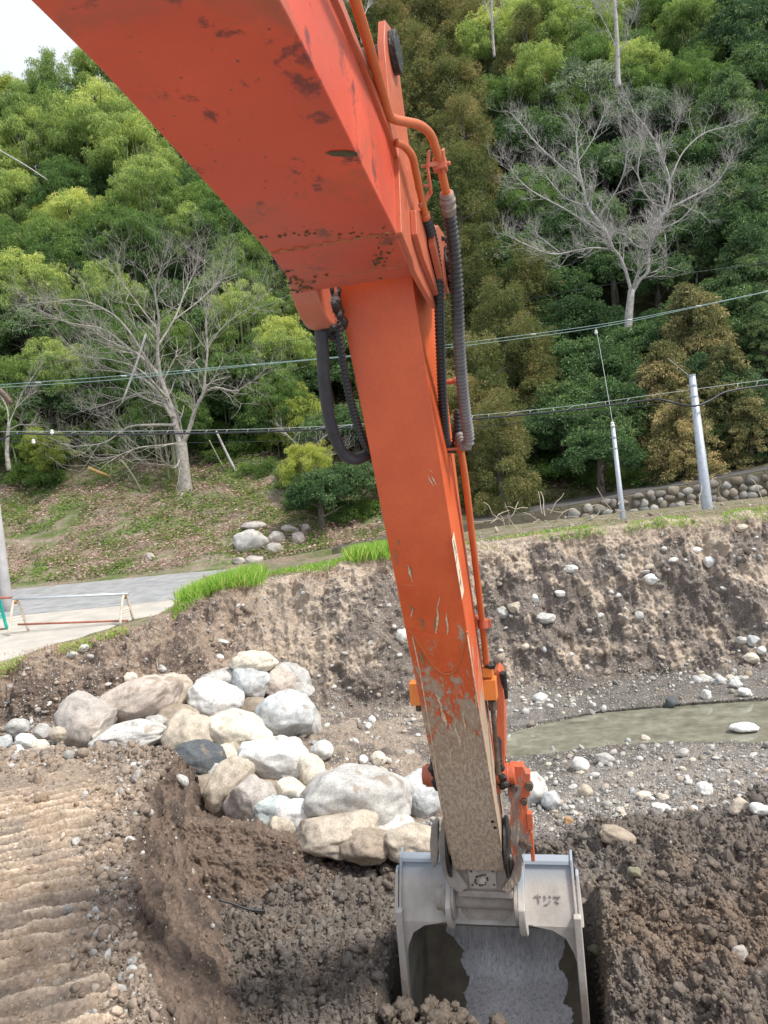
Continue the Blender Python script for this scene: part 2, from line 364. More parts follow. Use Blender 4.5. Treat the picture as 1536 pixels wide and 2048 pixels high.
# ------------------------------------------------------------------ the dirt bench under the machine (track marks)
def loft(cols, nper_r, nper_c):
    A = np.array(cols)                        # (K stations across, R along, 3)
    out = []
    for k in range(len(A)-1):
        for i in range(nper_c[k]):
            t = i/nper_c[k]; out.append(A[k]*(1-t)+A[k+1]*t)
    out.append(A[-1]); B = np.array(out); res = []; tk = []
    for r in range(B.shape[1]-1):
        for i in range(nper_r[r]):
            t = i/nper_r[r]; res.append(B[:, r]*(1-t)+B[:, r+1]*t); tk.append(r+t)
    res.append(B[:, -1]); tk.append(B.shape[1]-1.)
    ck = np.concatenate([np.arange(n)/n+k for k, n in enumerate(nper_c)]+[[len(nper_c)]])
    return np.array(res), np.array(tk), ck
def pl(pts): return [Wz(*p) for p in pts]
cb = [
 [(-9, 1.0, 0), (-9, 3.6, 0), (-9, 4.8, 0), (-9, 6.2, 0), (-9, 7.6, 0), (-9, 8.4, 0), (-9, 9.2, -.6)],
 pl([(-10, 2900, 0), (-10, 2048, 0), (-10, 1860, 0), (-10, 1700, 0), (-10, 1580, 0), (-10, 1502, -.02)])+[(-5.0, 9.0, -.6)],
 pl([(170, 2900, 0), (170, 2048, 0), (150, 1860, 0), (150, 1700, 0), (170, 1575, 0), (190, 1492, -.02)])+[(-3.6, 8.9, -.7)],
 pl([(385, 2900, -.03), (335, 2048, -.03), (268, 1870, -.03), (266, 1700, -.02), (300, 1590, 0), (345, 1500, .0)])+[(-2.5, 8.5, -.7)],
 pl([(440, 2900, -.45), (405, 2048, -.45), (330, 1880, -.45), (335, 1730, -.45), (362, 1610, -.42), (385, 1535, -.38)])+[(-2.3, 8.5, -.9)],
 pl([(560, 2900, -1.05), (480, 2048, -.98), (445, 1885, -1.0), (410, 1780, -1.0), (405, 1690, -.95), (405, 1600, -.85)])+[(-2.1, 8.5, -1.1)],
 pl([(640, 2900, -1.35), (520, 2048, -1.3), (480, 1900, -1.3), (450, 1800, -1.3), (440, 1720, -1.3), (430, 1640, -1.3)])+[(-1.9, 8.5, -1.4)],
]
B, bt, bc = loft(cb, [60, 150, 130, 100, 70, 24], [40, 110, 120, 60, 60, 20])
B = B.transpose(1, 0, 2) if False else B
B = smooth_cols(smooth_rows(B, 5), 2)
r0, c0 = B.shape[:2]; Q = B.reshape(-1, 3); Bn = grid_normals(B).reshape(-1, 3)
Bn[Bn[:, 2] < -.2] *= -1
bT = np.repeat(bt, c0); bC = np.tile(bc, r0)
q1 = fbm(Q, 3., 4, .55, billow=True); q2 = fbm(Q, 11., 4, .6, billow=True); q3 = fbm(Q, 34., 3, .6, billow=True); qa = fbm(Q, 1.6, 4, .6)
face = sst(2.75, 3.3, bC); top = 1-face
th = rad(-15); vv = Q[:, 1]*math.cos(th)+Q[:, 0]*math.sin(th)
ph = (vv*5.8+fbm(Q, 1.2, 3)*.42) % 1.
ridge = np.exp(-((ph-.5)/.13)**2)-.30
tm = (1-sst(2.2, 2.6, bC+qa*.35))*(1-sst(3.6, 4.3, bT))*top*np.clip(.75+fbm(Q, 2.2, 3, off=5.)*1.4, 0, 1)
edge = np.exp(-((bC-2.62)/.36)**2)
dsp = top*(q2*.020+q3*.008+qa*.03+tm*ridge*.052*(.6+sst(-.2, .25, fbm(Q, 1.9, 3, off=14.))*.8))+edge*(q1*.09+q2*.05)+face*(q1*.08+q2*.016+q3*.006+fbm(Q*np.array([1., 1., .25]), 5., 4, .6)*.06)
fl = sst(4.2, 4.9, bT)*top; dsp = dsp+fl*(q1*.07+q2*.05)
Q = Q+Bn*dsp[:, None]
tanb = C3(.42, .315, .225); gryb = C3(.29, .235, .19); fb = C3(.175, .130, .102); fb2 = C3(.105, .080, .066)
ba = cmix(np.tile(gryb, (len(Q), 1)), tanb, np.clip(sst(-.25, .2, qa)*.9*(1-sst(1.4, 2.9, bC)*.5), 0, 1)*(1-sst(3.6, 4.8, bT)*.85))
ba = cmix(ba, C3(.60, .485, .375), np.clip(tm*(np.exp(-((ph-.5)/.12)**2))*1.1, 0, .95)*sst(-.25, .1, fbm(Q, 3.3, 3, off=8.)))  # ridge crests lightened in albedo so the track marks read
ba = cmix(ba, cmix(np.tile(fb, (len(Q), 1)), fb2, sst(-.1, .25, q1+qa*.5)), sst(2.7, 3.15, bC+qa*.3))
ba = ba*(1-(.38*np.clip(tm, 0, 1)*(1-np.exp(-((ph-.5)/.28)**2)))[:, None])  # groove shadow put into the colour: troughs between track ridges darkened
bg_ = np.clip(.35+.5*edge+qa*.8-face*.4+fl*.5, 0, 1)
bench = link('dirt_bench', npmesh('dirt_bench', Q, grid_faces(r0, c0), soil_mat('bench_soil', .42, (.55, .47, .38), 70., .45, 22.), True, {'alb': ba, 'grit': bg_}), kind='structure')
BP = Q.reshape(r0, c0, 3); bx, by, _ = proj(Q); bx = bx.reshape(r0, c0); by = by.reshape(r0, c0)
# low ridge of loosened soil running from the bench foot to the pit
rd = [
 [tuple(Wz(*p)+np.array([.1, .75, -.35])) for p in ((300, 1560, -.35), (360, 1618, -.42), (480, 1632, -.55), (560, 1655, -.68), (620, 1682, -.8), (680, 1735, -.95), (740, 1790, -1.15))],
 pl([(300, 1575, -.36), (375, 1625, -.42), (480, 1632, -.52), (560, 1655, -.64), (620, 1682, -.78), (680, 1735, -.97), (740, 1790, -1.18)]),
 pl([(300, 1640, -.6), (350, 1700, -.65), (470, 1720, -.78), (560, 1730, -.88), (620, 1745, -.98), (680, 1780, -1.1), (735, 1815, -1.2)]),
 pl([(300, 1760, -1.0), (370, 1850, -1.15), (470, 1850, -1.15), (540, 1820, -1.15), (620, 1800, -1.2), (680, 1805, -1.2), (730, 1830, -1.25)]),
]
Rg, rt_, rc_ = loft(rd, [40, 50, 50, 50, 40, 40], [50, 70, 70])
Rg = smooth_cols(smooth_rows(Rg, 6), 6); Rq = Rg.reshape(-1, 3); Rn = grid_normals(Rg).reshape(-1, 3); Rn[Rn[:, 2] < 0] *= -1
k1 = fbm(Rq, 3., 4, .55, billow=True); k2 = fbm(Rq, 12., 4, .6, billow=True)
Rq = Rq-np.array([0, 0, .09])+Rn*((k1-k1.mean())*.12+(k2-k2.mean())*.045+fbm(Rq, 34., 3, .6, billow=True)*.012)[:, None]
ra = cmix(np.tile(fb*.95, (len(Rq), 1)), fb2*1.1, sst(-.1, .25, fbm(Rq, 2.2, 4, .6)))
ridge_o = link('soil_ridge', npmesh('soil_ridge', Rq, grid_faces(*Rg.shape[:2]), bpy.data.materials['bench_soil'], True, {'alb': ra, 'grit': np.full(len(Rq), .15)}), kind='structure')
# ------------------------------------------------------------------ stream
M, t, b = mat('shallow_water'); v = objco(t)
nn = noise_node(t, scaled(t, v, (1, 1.5, 1)), 2.6, 6, .7)
L(t, ramp(t, nn, [(.30, (.11, .10, .075)), (.5, (.20, .195, .15)), (.7, (.30, .30, .235))]), b.inputs['Base Color'])
b.inputs['Roughness'].default_value = .06; b.inputs['Specular IOR Level'].default_value = .45
bump(t, b, noise_node(t, scaled(t, v, (1, 2, 1)), 9, 3), .05, .02)
wp = pl([(930, 1560, -1.085), (1536, 1520, -1.085), (2200, 1500, -1.085)]); wp2 = pl([(930, 1440, -1.085), (1536, 1370, -1.085), (2200, 1290, -1.085)])
mb = MB(); top_ = wp+wp2[::-1]; mb.prism(top_, [p-np.array([0, 0, .25]) for p in top_])
water = link('stream_water', mb.mesh('stream_water', M), kind='structure')
# ------------------------------------------------------------------ hillside, road, path
def foot(X): return 21.0+0*X
def zbase(X): return np.interp(X, [-60, -6, -3, 3, 10.5, 16, 25, 60], [.31, .31, .5, 1.0, 1.62, 2.2, 3.2, 5.])
def zh(X, Y):
    X = np.asarray(X, float); Y = np.asarray(Y, float)
    flat = np.interp(X, [-60, -5, 3, 60], [0, 0, 2.0, 2.2]); d = np.maximum(Y-21-flat, 0)
    z = zbase(X)+np.minimum(d, 7)*.47+np.maximum(d-7, 0)*.84
    cap = np.interp(X, [-60, -34, -22, -12, 60], [12, 15, 19, 60, 60.])
    z = np.where(z > cap, cap+(z-cap)*.08, z)
    return z
hx = np.linspace(-75, 75, 330); hy = np.concatenate([np.linspace(21.0, 34, 150, endpoint=False), np.linspace(34, 110, 110)])
HX, HY = np.meshgrid(hx, hy); HZ = zh(HX, HY); Hq = np.stack([HX, HY, HZ], -1).reshape(-1, 3)
near = 1-sst(30, 45, Hq[:, 1]); fo = sst(21., 23.4, Hq[:, 1])
Hq[:, 2] += (fbm(Hq, .28, 4)*1.0+fbm(Hq, 1.7, 4, billow=True)*.22)*fo
hn = fbm(Hq, .7, 4, .6); hn2 = fbm(Hq, 2.6, 4, .6, off=4.)
ha = cmix(np.tile(C3(.27, .215, .165), (len(Hq), 1)), C3(.11, .155, .045), sst(-.16, .12, hn2+hn*.5)*.9)
ha = cmix(ha, C3(.30, .25, .21), sst(.12, .3, fbm(Hq, 4.5, 3, off=12.))*.7*(Hq[:, 0] < 0))
rs_ = sst(-2, 4, Hq[:, 0]); ha = cmix(ha, ha*.62+C3(.015, .006, .0), rs_)  # shade of the right-hand bank painted in as darker albedo
ha = cmix(ha, C3(.035, .042, .018), sst(26, 30, Hq[:, 1])*.97)  # dark hollows under the wood: shade painted into the slope colour
Hq = np.concatenate([Hq[:len(hx)]-np.array([0, 0, 2.5]), Hq]); ha = np.concatenate([ha[:len(hx)], ha])
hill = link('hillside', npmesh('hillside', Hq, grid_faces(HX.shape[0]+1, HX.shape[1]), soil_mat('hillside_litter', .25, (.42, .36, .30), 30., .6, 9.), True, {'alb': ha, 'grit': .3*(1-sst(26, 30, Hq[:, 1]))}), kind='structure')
def flatsheet(name, outline, z, m_, th_=.06, nrm=None):
    mb = MB(); A = [np.array([x, y, z if not callable(z) else z(x, y)]) for x, y in outline]; mb.prism(A, [p-np.array([0, 0, th_]) for p in A])
    return link(name, mb.mesh(name, m_), kind='structure')
asph = simple('asphalt', (.30, .305, .31), .85, .25, 3., bmp=.3, bsc=120)
conc = simple('concrete_paving', (.46, .43, .385), .85, .16, 2.2, bmp=.25, bsc=90)
flatsheet('road', [(-40, 16.4), (-5.5, 15.8), (-2.0, 16.4), (-1.0, 17.5), (-2.0, 20.6), (-6, 20.9), (-40, 20.9)], .372, asph)
apo = [Wz(x, y, .37)[:2] for x, y in ((-500, 1392), (-60, 1338), (0, 1322), (40, 1312), (110, 1286), (185, 1270), (240, 1254), (300, 1236), (350, 1208), (362, 1196))]
flatsheet('concrete_apron', [tuple(p) for p in apo]+[(-5.3, 16.0), (-40, 16.5)], .364, conc)
# road seen from the right: narrow lane climbing above the cobble wall
mb = MB(); xs = np.linspace(-1.5, 40, 40)
for a, b_ in zip(xs[:-1], xs[1:]):
    A = [(a, 21.1, zbase(a)+.02), (b_, 21.1, zbase(b_)+.02), (b_, 22.7, zbase(b_)+.05), (a, 22.7, zbase(a)+.05)]
    mb.prism(A, [(p[0], p[1], p[2]-.15) for p in A])
link('lane', mb.mesh('lane', simple('worn_lane', (.085, .08, .078), .9, .3, 4, bmp=.3)), kind='structure')
# ================================================================== STONES
def ico(sub):
    bm = bmesh.new(); bmesh.ops.create_icosphere(bm, subdivisions=sub, radius=1.)
    V = np.array([v.co[:] for v in bm.verts]); Fa = np.array([[v.index for v in f.verts] for f in bm.faces]); bm.free(); return V, Fa
ICO = {k: ico(k) for k in (1, 2, 3, 4, 5)}
def stone_mat(name):
    M, t, b = mat(name); v = objco(t); a = attr(t, 'alb').outputs['Color']
    n1 = noise_node(t, v, 9, 8, .7); n2 = noise_node(t, v, 55, 5, .7); n3 = noise_node(t, v, 2.6, 4, .6, .6)
    c = mixc(t, 1., a, ramp(t, n1, [(.25, .62), (.5, .98), (.75, 1.3)]), 'MULTIPLY')
    c = mixc(t, 1., c, ramp(t, n2, [(.35, .72), (.5, 1.02), (.7, 1.22)]), 'MULTIPLY')
    # drifts of soil lying on upward faces and stains
    g = N(t, 'ShaderNodeNewGeometry'); sx = N(t, 'ShaderNodeSeparateXYZ'); L(t, g.outputs['Normal'], sx.inputs[0])
    d = mth(t, 'ADD', mth(t, 'MULTIPLY', sx.outputs[2], .16), n3)
    c = mixc(t, ramp(t, d, [(.66, 0.), (.74, .75)]), c, (.26, .205, .155))
    c = mixc(t, ramp(t, noise_node(t, v, 1.7, 3, .5, 1.), [(.57, 0.), (.66, .35)]), c, (.30, .225, .16))
    L(t, c, b.inputs['Base Color']); b.inputs['Roughness'].default_value = .88; b.inputs['Specular IOR Level'].default_value = .3
    bump(t, b, mth(t, 'ADD', n1, mth(t, 'MULTIPLY', n2, .35)), .35, .03); return M
STONE = stone_mat('river_stone')
def rockshape(sub, seed, cuts=7, flat=.8, rough=.05):
    V, Fa = ICO[sub]; r = np.random.default_rng(seed); V = V.copy()
    for _ in range(cuts):
        n = r.normal(size=3); n /= np.linalg.norm(n); d = r.uniform(flat-.14, flat+.12); k = V@n-d
        V -= np.outer(np.maximum(k, 0)*.86, n)
    V = V+V*(fbm(V+r.uniform(-9, 9, 3), 1.1, 3)[:, None]*.28+fbm(V+seed, 4., 3)[:, None]*rough)
    for k in range(3):
        e = np.abs(V[:, k]).max(); V[:, k] /= e
    return V, Fa
PAL = {'cream': (.60, .55, .46), 'tan': (.47, .41, .335), 'pink': (.47, .405, .355), 'grey': (.44, .43, .41), 'blue': (.45, .465, .47), 'pale': (.60, .59, .565),
       'white': (.66, .66, .64), 'turq': (.45, .51, .505), 'dark': (.095, .105, .115), 'brown': (.33, .275, .22), 'olive': (.20, .19, .13), 'orange': (.45, .27, .14), 'mauve': (.41, .375, .345)}
def stone(px, py, w_, h_, tilt, col, label, Pt=None, sub=4, cuts=7, depth=.85, name='boulder', cat='boulder', group=None, seed=None, push=.35, flat=.8, rough=.05, rlo=5., rhi=14.4, on_hill=False):
    seed = seed if seed is not None else int(px*7+py)
    if Pt is None: Pt = ground_at(px, py+h_*.25, rlo, rhi)
    Y = Pt[1]; D = (Pt-CAM)@fw; a = w_/2/F*D; b_ = h_/2/F*D; c_ = (a+b_)/2*depth
    cen = CAM+ray(px, py)*(D-c_*push)
    V, Fa = rockshape(sub, seed, cuts, flat, rough); tl = rad(tilt)
    ax = rt*math.cos(tl)+up*math.sin(tl); ay = -rt*math.sin(tl)+up*math.cos(tl)
    W_ = V[:, :1]*a*ax+V[:, 1:2]*b_*ay-V[:, 2:]*c_*fw
    cc = np.array(PAL[col]); r = np.random.default_rng(seed+5); al = np.tile(cc*r.uniform(1.0, 1.14), (len(V), 1))
    me = npmesh(name, W_, Fa, STONE, True, {'alb': al})
    return tag(link(name, me, loc=cen), label, cat, group)
BG = 'boulders in the pile at the foot of the bank'
PILE = [
 (275, 1400, 170, 74, 20, 'pink', 'long pinkish tan boulder leaning over the left side of the pile'),
 (178, 1442, 112, 88, -28, 'mauve', 'blocky mauve brown boulder at the left end of the boulder pile'),
 (352, 1398, 72, 92, 10, 'tan', 'upright tan boulder right behind the end of the long pinkish boulder'),
 (258, 1472, 138, 46, 10, 'pale', 'pale wedge shaped boulder under the long pinkish one, half behind the dirt bench'),
 (345, 1438, 92, 52, 12, 'brown', 'dirt covered brown boulder squeezed below the upright tan boulder'),
 (383, 1476, 112, 84, -8, 'tan', 'round tan boulder just above the dark blue boulder'),
 (431, 1397, 98, 76, 0, 'white', 'chalky white boulder with a small brown chip on its face'),
 (440, 1356, 74, 34, 4, 'grey', 'flat grey boulder behind the chalky white boulder'),
 (501, 1363, 74, 60, -16, 'blue', 'smooth bluish grey boulder directly under the topmost cream boulder'),
 (506, 1325, 86, 44, 6, 'cream', 'cream speckled boulder on the very top of the pile'),
 (578, 1354, 84, 52, -18, 'grey', 'grey boulder behind the small pinkish brown boulder near the top'),
 (560, 1370, 68, 58, 8, 'pink', 'small pinkish brown boulder sitting on the big blue grey block'),
 (503, 1417, 62, 40, 22, 'brown', 'dark brown wedge boulder between the chalky white boulder and the big block'),
 (572, 1436, 108, 92, 3, 'blue', 'big blue grey block with a tan patch on its lower face'),
 (614, 1446, 50, 80, 12, 'grey', 'grey slab behind the right side of the big block'),
 (605, 1385, 42, 34, 0, 'grey', 'small grey boulder above the right corner of the big block'),
 (477, 1468, 126, 78, -18, 'cream', 'large smooth cream boulder shaped like an egg in the middle of the pile'),
 (549, 1521, 116, 76, -12, 'white', 'white speckled boulder with a patch of soil on its top'),
 (397, 1524, 92, 68, -6, 'dark', 'dark blue black wet boulder, the only dark one in the pile'),
 (452, 1517, 36, 44, 10, 'cream', 'small cream boulder wedged right of the dark blue boulder'),
 (584, 1493, 42, 32, 0, 'grey', 'small grey boulder in the gap above the white speckled boulder'),
 (458, 1574, 66, 104, -34, 'tan', 'tall tan boulder standing tilted below the dark blue boulder'),
 (412, 1583, 54, 52, 0, 'brown', 'brown boulder peeking out beside the dirt ridge under the dark boulder'),
 (500, 1603, 86, 84, 8, 'mauve', 'round mauve boulder right of the tall tilted tan boulder'),
 (533, 1572, 60, 42, 0, 'brown', 'brown boulder behind the round mauve boulder'),
 (580, 1586, 58, 46, 0, 'cream', 'small cream boulder with dark specks below the white speckled boulder'),
 (621, 1547, 48, 62, 6, 'cream', 'cream and brown cornered boulder right of the white speckled boulder'),
 (553, 1626, 76, 50, -12, 'turq', 'turquoise tinted boulder with a flat chipped face'),
 (606, 1634, 84, 62, -14, 'pale', 'pale grey boulder under the lying grey stick'),
 (572, 1658, 58, 46, 0, 'tan', 'tan dirty boulder below the turquoise one behind the soil ridge'),
 (712, 1598, 196, 120, -2, 'grey', 'largest grey boulder of the pile, wide and low'),
 (845, 1594, 88, 84, -16, 'blue', 'bluish pale boulder capped with dirt just left of the orange arm'),
 (676, 1668, 166, 74, 6, 'tan', 'wide tan boulder with a brown soil cover in front of the largest grey one'),
 (735, 1690, 90, 56, -6, 'brown', 'brown soil stained boulder at the right end of the wide tan one'),
 (788, 1656, 62, 48, 0, 'pale', 'pale boulder between the largest grey boulder and the bucket'),
 (820, 1684, 96, 58, 4, 'tan', 'tan boulder with brown mud on its front just left of the bucket linkage'),
 (760, 1549, 26, 25, 0, 'tan', 'small round tan stone sitting on top of the largest grey boulder'),
 (645, 1500, 40, 32, 8, 'pale', 'pale stone at the right side of the pile level with the white speckled boulder'),
 (432, 1548, 38, 34, 0, 'grey', 'grey stone between the dark blue boulder and the tall tilted one'),
 (488, 1548, 44, 34, -6, 'tan', 'tan stone above the round mauve boulder'),
 (625, 1600, 38, 32, 0, 'blue', 'bluish stone touching the left side of the largest grey boulder'),
 (640, 1650, 44, 34, 0, 'pale', 'pale stone in front of the left foot of the largest grey boulder'),
 (524, 1640, 40, 34, 0, 'grey', 'grey stone left of the turquoise tinted boulder'),
 (655, 1560, 34, 28, 0, 'tan', 'tan stone above the left shoulder of the largest grey boulder'),
 (310, 1448, 44, 30, 8, 'grey', 'grey stone in the gap under the long pinkish boulder'),
]
for i, (x, y, w_, h_, tl, col, lab) in enumerate(PILE):
    big = w_*h_ > 3500
    zo = 0.04*math.sin(i*2.3)
    Yp = float(ground_at(x, y+h_*.15, 5.3, 14)[1])-.16-w_*.0011; Yp += {1356: .25, 1354: .2, 1446: .2, 1438: .15, 1398: .3, 1549: -.45, 1594: .2, 1417: .3, 1493: .25, 1517: .1, 1572: .25, 1583: .15, 1690: -.15, 1684: -.1}.get(y, 0)
    g_ = 1.34 if y > 1510 and w_ < 120 else 1.2
    stone(x, y, w_*g_, h_*g_*1.02, tl, col, lab, Pt=Wy(x, y, Yp), sub=5 if big else 4, group=BG, push=0., depth=.95, cuts=9, flat=.84, rough=.045)
LEFTS = [(8, 1488, 34, 40, 'blue', 'small bluish stone cut by the left edge above the bench'), (38, 1456, 54, 42, 'grey', 'tallest grey stone of the little heap at the far left'),
 (50, 1484, 56, 36, 'white', 'white stone in front of the heap at the far left'), (86, 1464, 34, 38, 'grey', 'upright grey stone at the right end of the far left heap'),
 (34, 1503, 38, 26, 'pale', 'low pale stone on the bench rim at the far left'), (80, 1493, 36, 30, 'cream', 'cream stone at the foot of the far left heap'),
 (116, 1470, 36, 34, 'tan', 'tan stone between the far left heap and the mauve boulder'), (100, 1506, 46, 30, 'tan', 'flat tan stone sunk in the soil before the far left heap')]
for x, y, w_, h_, col, lab in LEFTS:
    stone(x, y, w_, h_, random.uniform(-20, 20), col, lab, Pt=Wy(x, y, 9.3-(y-1460)*.012), sub=4, name='stone', cat='stone', group='small stones at the far left end of the bank', push=0)
SINGLE = [  # px,py,w,h,colour,label
 (1062, 1582, 62, 78, 'pale', 'pale rounded boulder half hidden behind the orange bucket link'),
 (1102, 1604, 42, 42, 'blue', 'bluish cornered rock right of the pale boulder by the link'),
 (1160, 1531, 40, 34, 'pale', 'pale rough rock on the near bank of the stream, leftmost of two'),
 (1210, 1519, 42, 26, 'grey', 'pale grey flat rock beside the water at the near bank'),
 (1367, 1507, 26, 22, 'grey', 'grey rock at the water edge below the flat round stone'),
 (1170, 1582, 30, 28, 'tan', 'round tan stone on the gravel, left of centre of the flat'),
 (1408, 1580, 34, 34, 'white', 'white egg shaped stone standing out on the right of the gravel'),
 (1322, 1616, 42, 24, 'white', 'long white stone lying on the gravel above the dark soil heap'),
 (1286, 1590, 32, 18, 'cream', 'flat cream stone next to the long white one'),
 (1478, 1614, 48, 34, 'tan', 'tan block of rock on the crest of the soil heap at the right'),
 (1518, 1618, 40, 28, 'pale', 'pale rounded rock at the right edge on the crest of the soil heap'),
 (1137, 1641, 20, 18, 'orange', 'small orange brown stone on the gravel near the bucket'),
 (1388, 1618, 18, 15, 'white', 'little white pebble stone right of the long white stone'),
 (1240, 1622, 22, 16, 'pink', 'small pinkish stone left of the long white stone'),
 (1080, 1397, 32, 24, 'white', 'round white stone on the far shore right behind the orange strap'),
 (1413, 1391, 24, 24, 'pale', 'pale stone at the left foot of the heap on the far shore'),
 (1472, 1368, 26, 22, 'white', 'white stone near the top of the heap on the far shore'),
 (1490, 1385, 30, 20, 'white', 'broad white stone at the right end of the far shore heap'),
 (1440, 1362, 20, 16, 'blue', 'bluish stone in the middle of the far shore heap'),
 (1342, 1404, 24, 22, 'dark', 'dark grey stone at the far edge of the water'),
 (1290, 1478, 24, 16, 'pink', 'small pinkish stone in the shallow water by the near bank'),
 (1507, 1281, 26, 24, 'blue', 'bluish round stone high on the bank at the right edge'),
 (1484, 1280, 26, 18, 'grey', 'flat grey stone left of the bluish one at the right edge'),
 (1503, 1316, 34, 22, 'cream', 'cream stone below the bluish one on the bank at the right edge'),
 (1524, 1300, 20, 18, 'white', 'small white stone at the right edge of the picture on the bank'),
 (1232, 1672, 86, 40, 'brown', 'brown dirty boulder buried in the crest of the dark soil heap'),
 (1270, 1745, 34, 24, 'olive', 'grey olive clod stone stuck in the dark soil heap'),
 (1195, 1902, 46, 30, 'olive', 'olive stone beside the right side of the bucket'),
 (1484, 1908, 42, 34, 'mauve', 'reddish round stone in the soil near the right edge'),
 (1392, 1100, 20, 13, 'white', 'white stone near the bank top below the thick steel pole'),
 (1418, 1124, 22, 24, 'white', 'white pear shaped stone in the bank below the thick steel pole'),
 (1303, 1159, 36, 24, 'white', 'largest white stone sticking out of the bank right of the arm'),
 (1142, 1138, 32, 18, 'pale', 'pale flat stone in the upper bank between arm and thin pole'),
 (1120, 1187, 24, 14, 'white', 'white flat stone lower left of the pale flat one in the bank'),
 (1070, 1197, 16, 20, 'white', 'white upright stone in the bank near the orange pipe'),
 (1482, 1056, 30, 16, 'tan', 'tan flat stone in the bank top at the right'),
 (1004, 1225, 28, 26, 'grey', 'grey rounded rock in the bank right next to the pipe clamp'),
 (1029, 1214, 30, 24, 'tan', 'tan rock touching the grey one in the bank by the pipe clamp'),
 (1091, 1236, 44, 22, 'grey', 'wide grey rock in the middle of the bank'),
 (1277, 1231, 22, 18, 'grey', 'grey cornered rock in the middle of the bank below the largest white stone'),
 (1050, 1293, 18, 15, 'tan', 'small squarish tan stone at the foot of the bank'),
 (803, 1272, 24, 36, 'white', 'white stone in the bank just left of the orange arm'),
 (260, 1355, 30, 24, 'cream', 'cream squarish stone in the bank above the long pinkish boulder'),
 (325, 1339, 18, 14, 'grey', 'round grey stone in the bank above the pile, right of the cream squarish one'),
 (142, 1309, 30, 16, 'blue', 'bluish slab at the brink below the concrete apron'),
 (168, 1295, 22, 18, 'pale', 'pale cornered stone on the brink right of the bluish slab'),
 (445, 1283, 28, 12, 'grey', 'long grey stone in the slope above the boulder pile'),
 (440, 1314, 18, 14, 'white', 'small whitish stone left of the topmost cream boulder'),
 (728, 1520, 22, 22, 'white', 'white stone right above the largest grey boulder, left of two'),
 (757, 1518, 34, 34, 'cream', 'cream pointed stone above the largest grey boulder'),
 (745, 1441, 16, 20, 'white', 'small white stone low in the slope left of the arm'),
 (1100, 1412, 14, 10, 'white', 'tiny white stone on the far shore below the round white stone'),
]
for x, y, w_, h_, col, lab in SINGLE:
    stone(x, y, w_, h_, random.uniform(-22, 22), col, lab, sub=4, name='stone', cat='stone', push=.15, cuts=8, rlo=2.2, rhi=14.)
d0 = stone(1488, 1456, 60, 24, 2, 'white', 'flat round white stone standing in the shallow stream', Pt=Wy(1488, 1456, 9.5), sub=4, name='flat_stone', cat='stone', cuts=3, push=0)
used = set()
def whereis(x, y, noun, marks):
    for d_, X_, Y_, ph in sorted(((x-a)**2+(y-b)**2, a, b, p) for a, b, p in marks):
        dx, dy = x-X_, y-Y_
        rel = ('just ' if d_ < 45**2 else 'far ' if d_ > 170**2 else '')+(('left of' if dx < 0 else 'right of') if abs(dx) > 2*abs(dy) else ('above' if dy < 0 else 'below') if abs(dy) > 2*abs(dx) else ('above and left of' if dx < 0 else 'above and right of') if dy < 0 else ('below and left of' if dx < 0 else 'below and right of'))
        l_ = noun+' '+rel+' '+ph
        if l_ not in used: used.add(l_); return l_
SMARKS = [(1080, 1397, 'the round white stone on the far shore'), (1490, 1385, 'the broad white stone on the far shore'), (1413, 1391, 'the foot of the far shore heap'), (1342, 1404, 'the dark stone at the water'), (1440, 1362, 'the bluish stone of the far shore heap'), (1488, 1456, 'the flat round stone in the stream'),
 (1322, 1616, 'the long white stone'), (1408, 1580, 'the white egg shaped stone'), (1160, 1531, 'the pale rough rock'), (1170, 1582, 'the round tan stone'), (1367, 1507, 'the grey rock at the water edge'), (1478, 1614, 'the tan block on the soil crest'), (1102, 1604, 'the bluish cornered rock'), (1500, 1530, 'the right end of the gravel flat'),
 (1303, 1159, 'the largest white stone in the bank'), (1418, 1124, 'the white pear shaped stone'), (1142, 1138, 'the pale flat stone in the bank'), (1091, 1236, 'the wide grey rock in the bank'), (1507, 1281, 'the bluish stone at the right edge'), (965, 1247, 'the pipe clamp'), (1277, 1231, 'the grey cornered rock in the bank'), (1482, 1056, 'the tan flat stone at the bank top'), (1245, 1036, 'the foot of the thin pole'), (1417, 1034, 'the foot of the thick pole'),
 (506, 1325, 'the topmost cream boulder'), (620, 1385, 'the big blue grey block'), (803, 1272, 'the white stone left of the arm'), (445, 1283, 'the long grey stone in the slope'), (745, 1441, 'the small white stone left of the arm'), (712, 1590, 'the largest grey boulder'), (757, 1518, 'the cream pointed stone'), (260, 1355, 'the cream squarish stone'), (142, 1309, 'the bluish slab'), (60, 1450, 'the stone heap at the far left'), (178, 1440, 'the mauve brown boulder')]
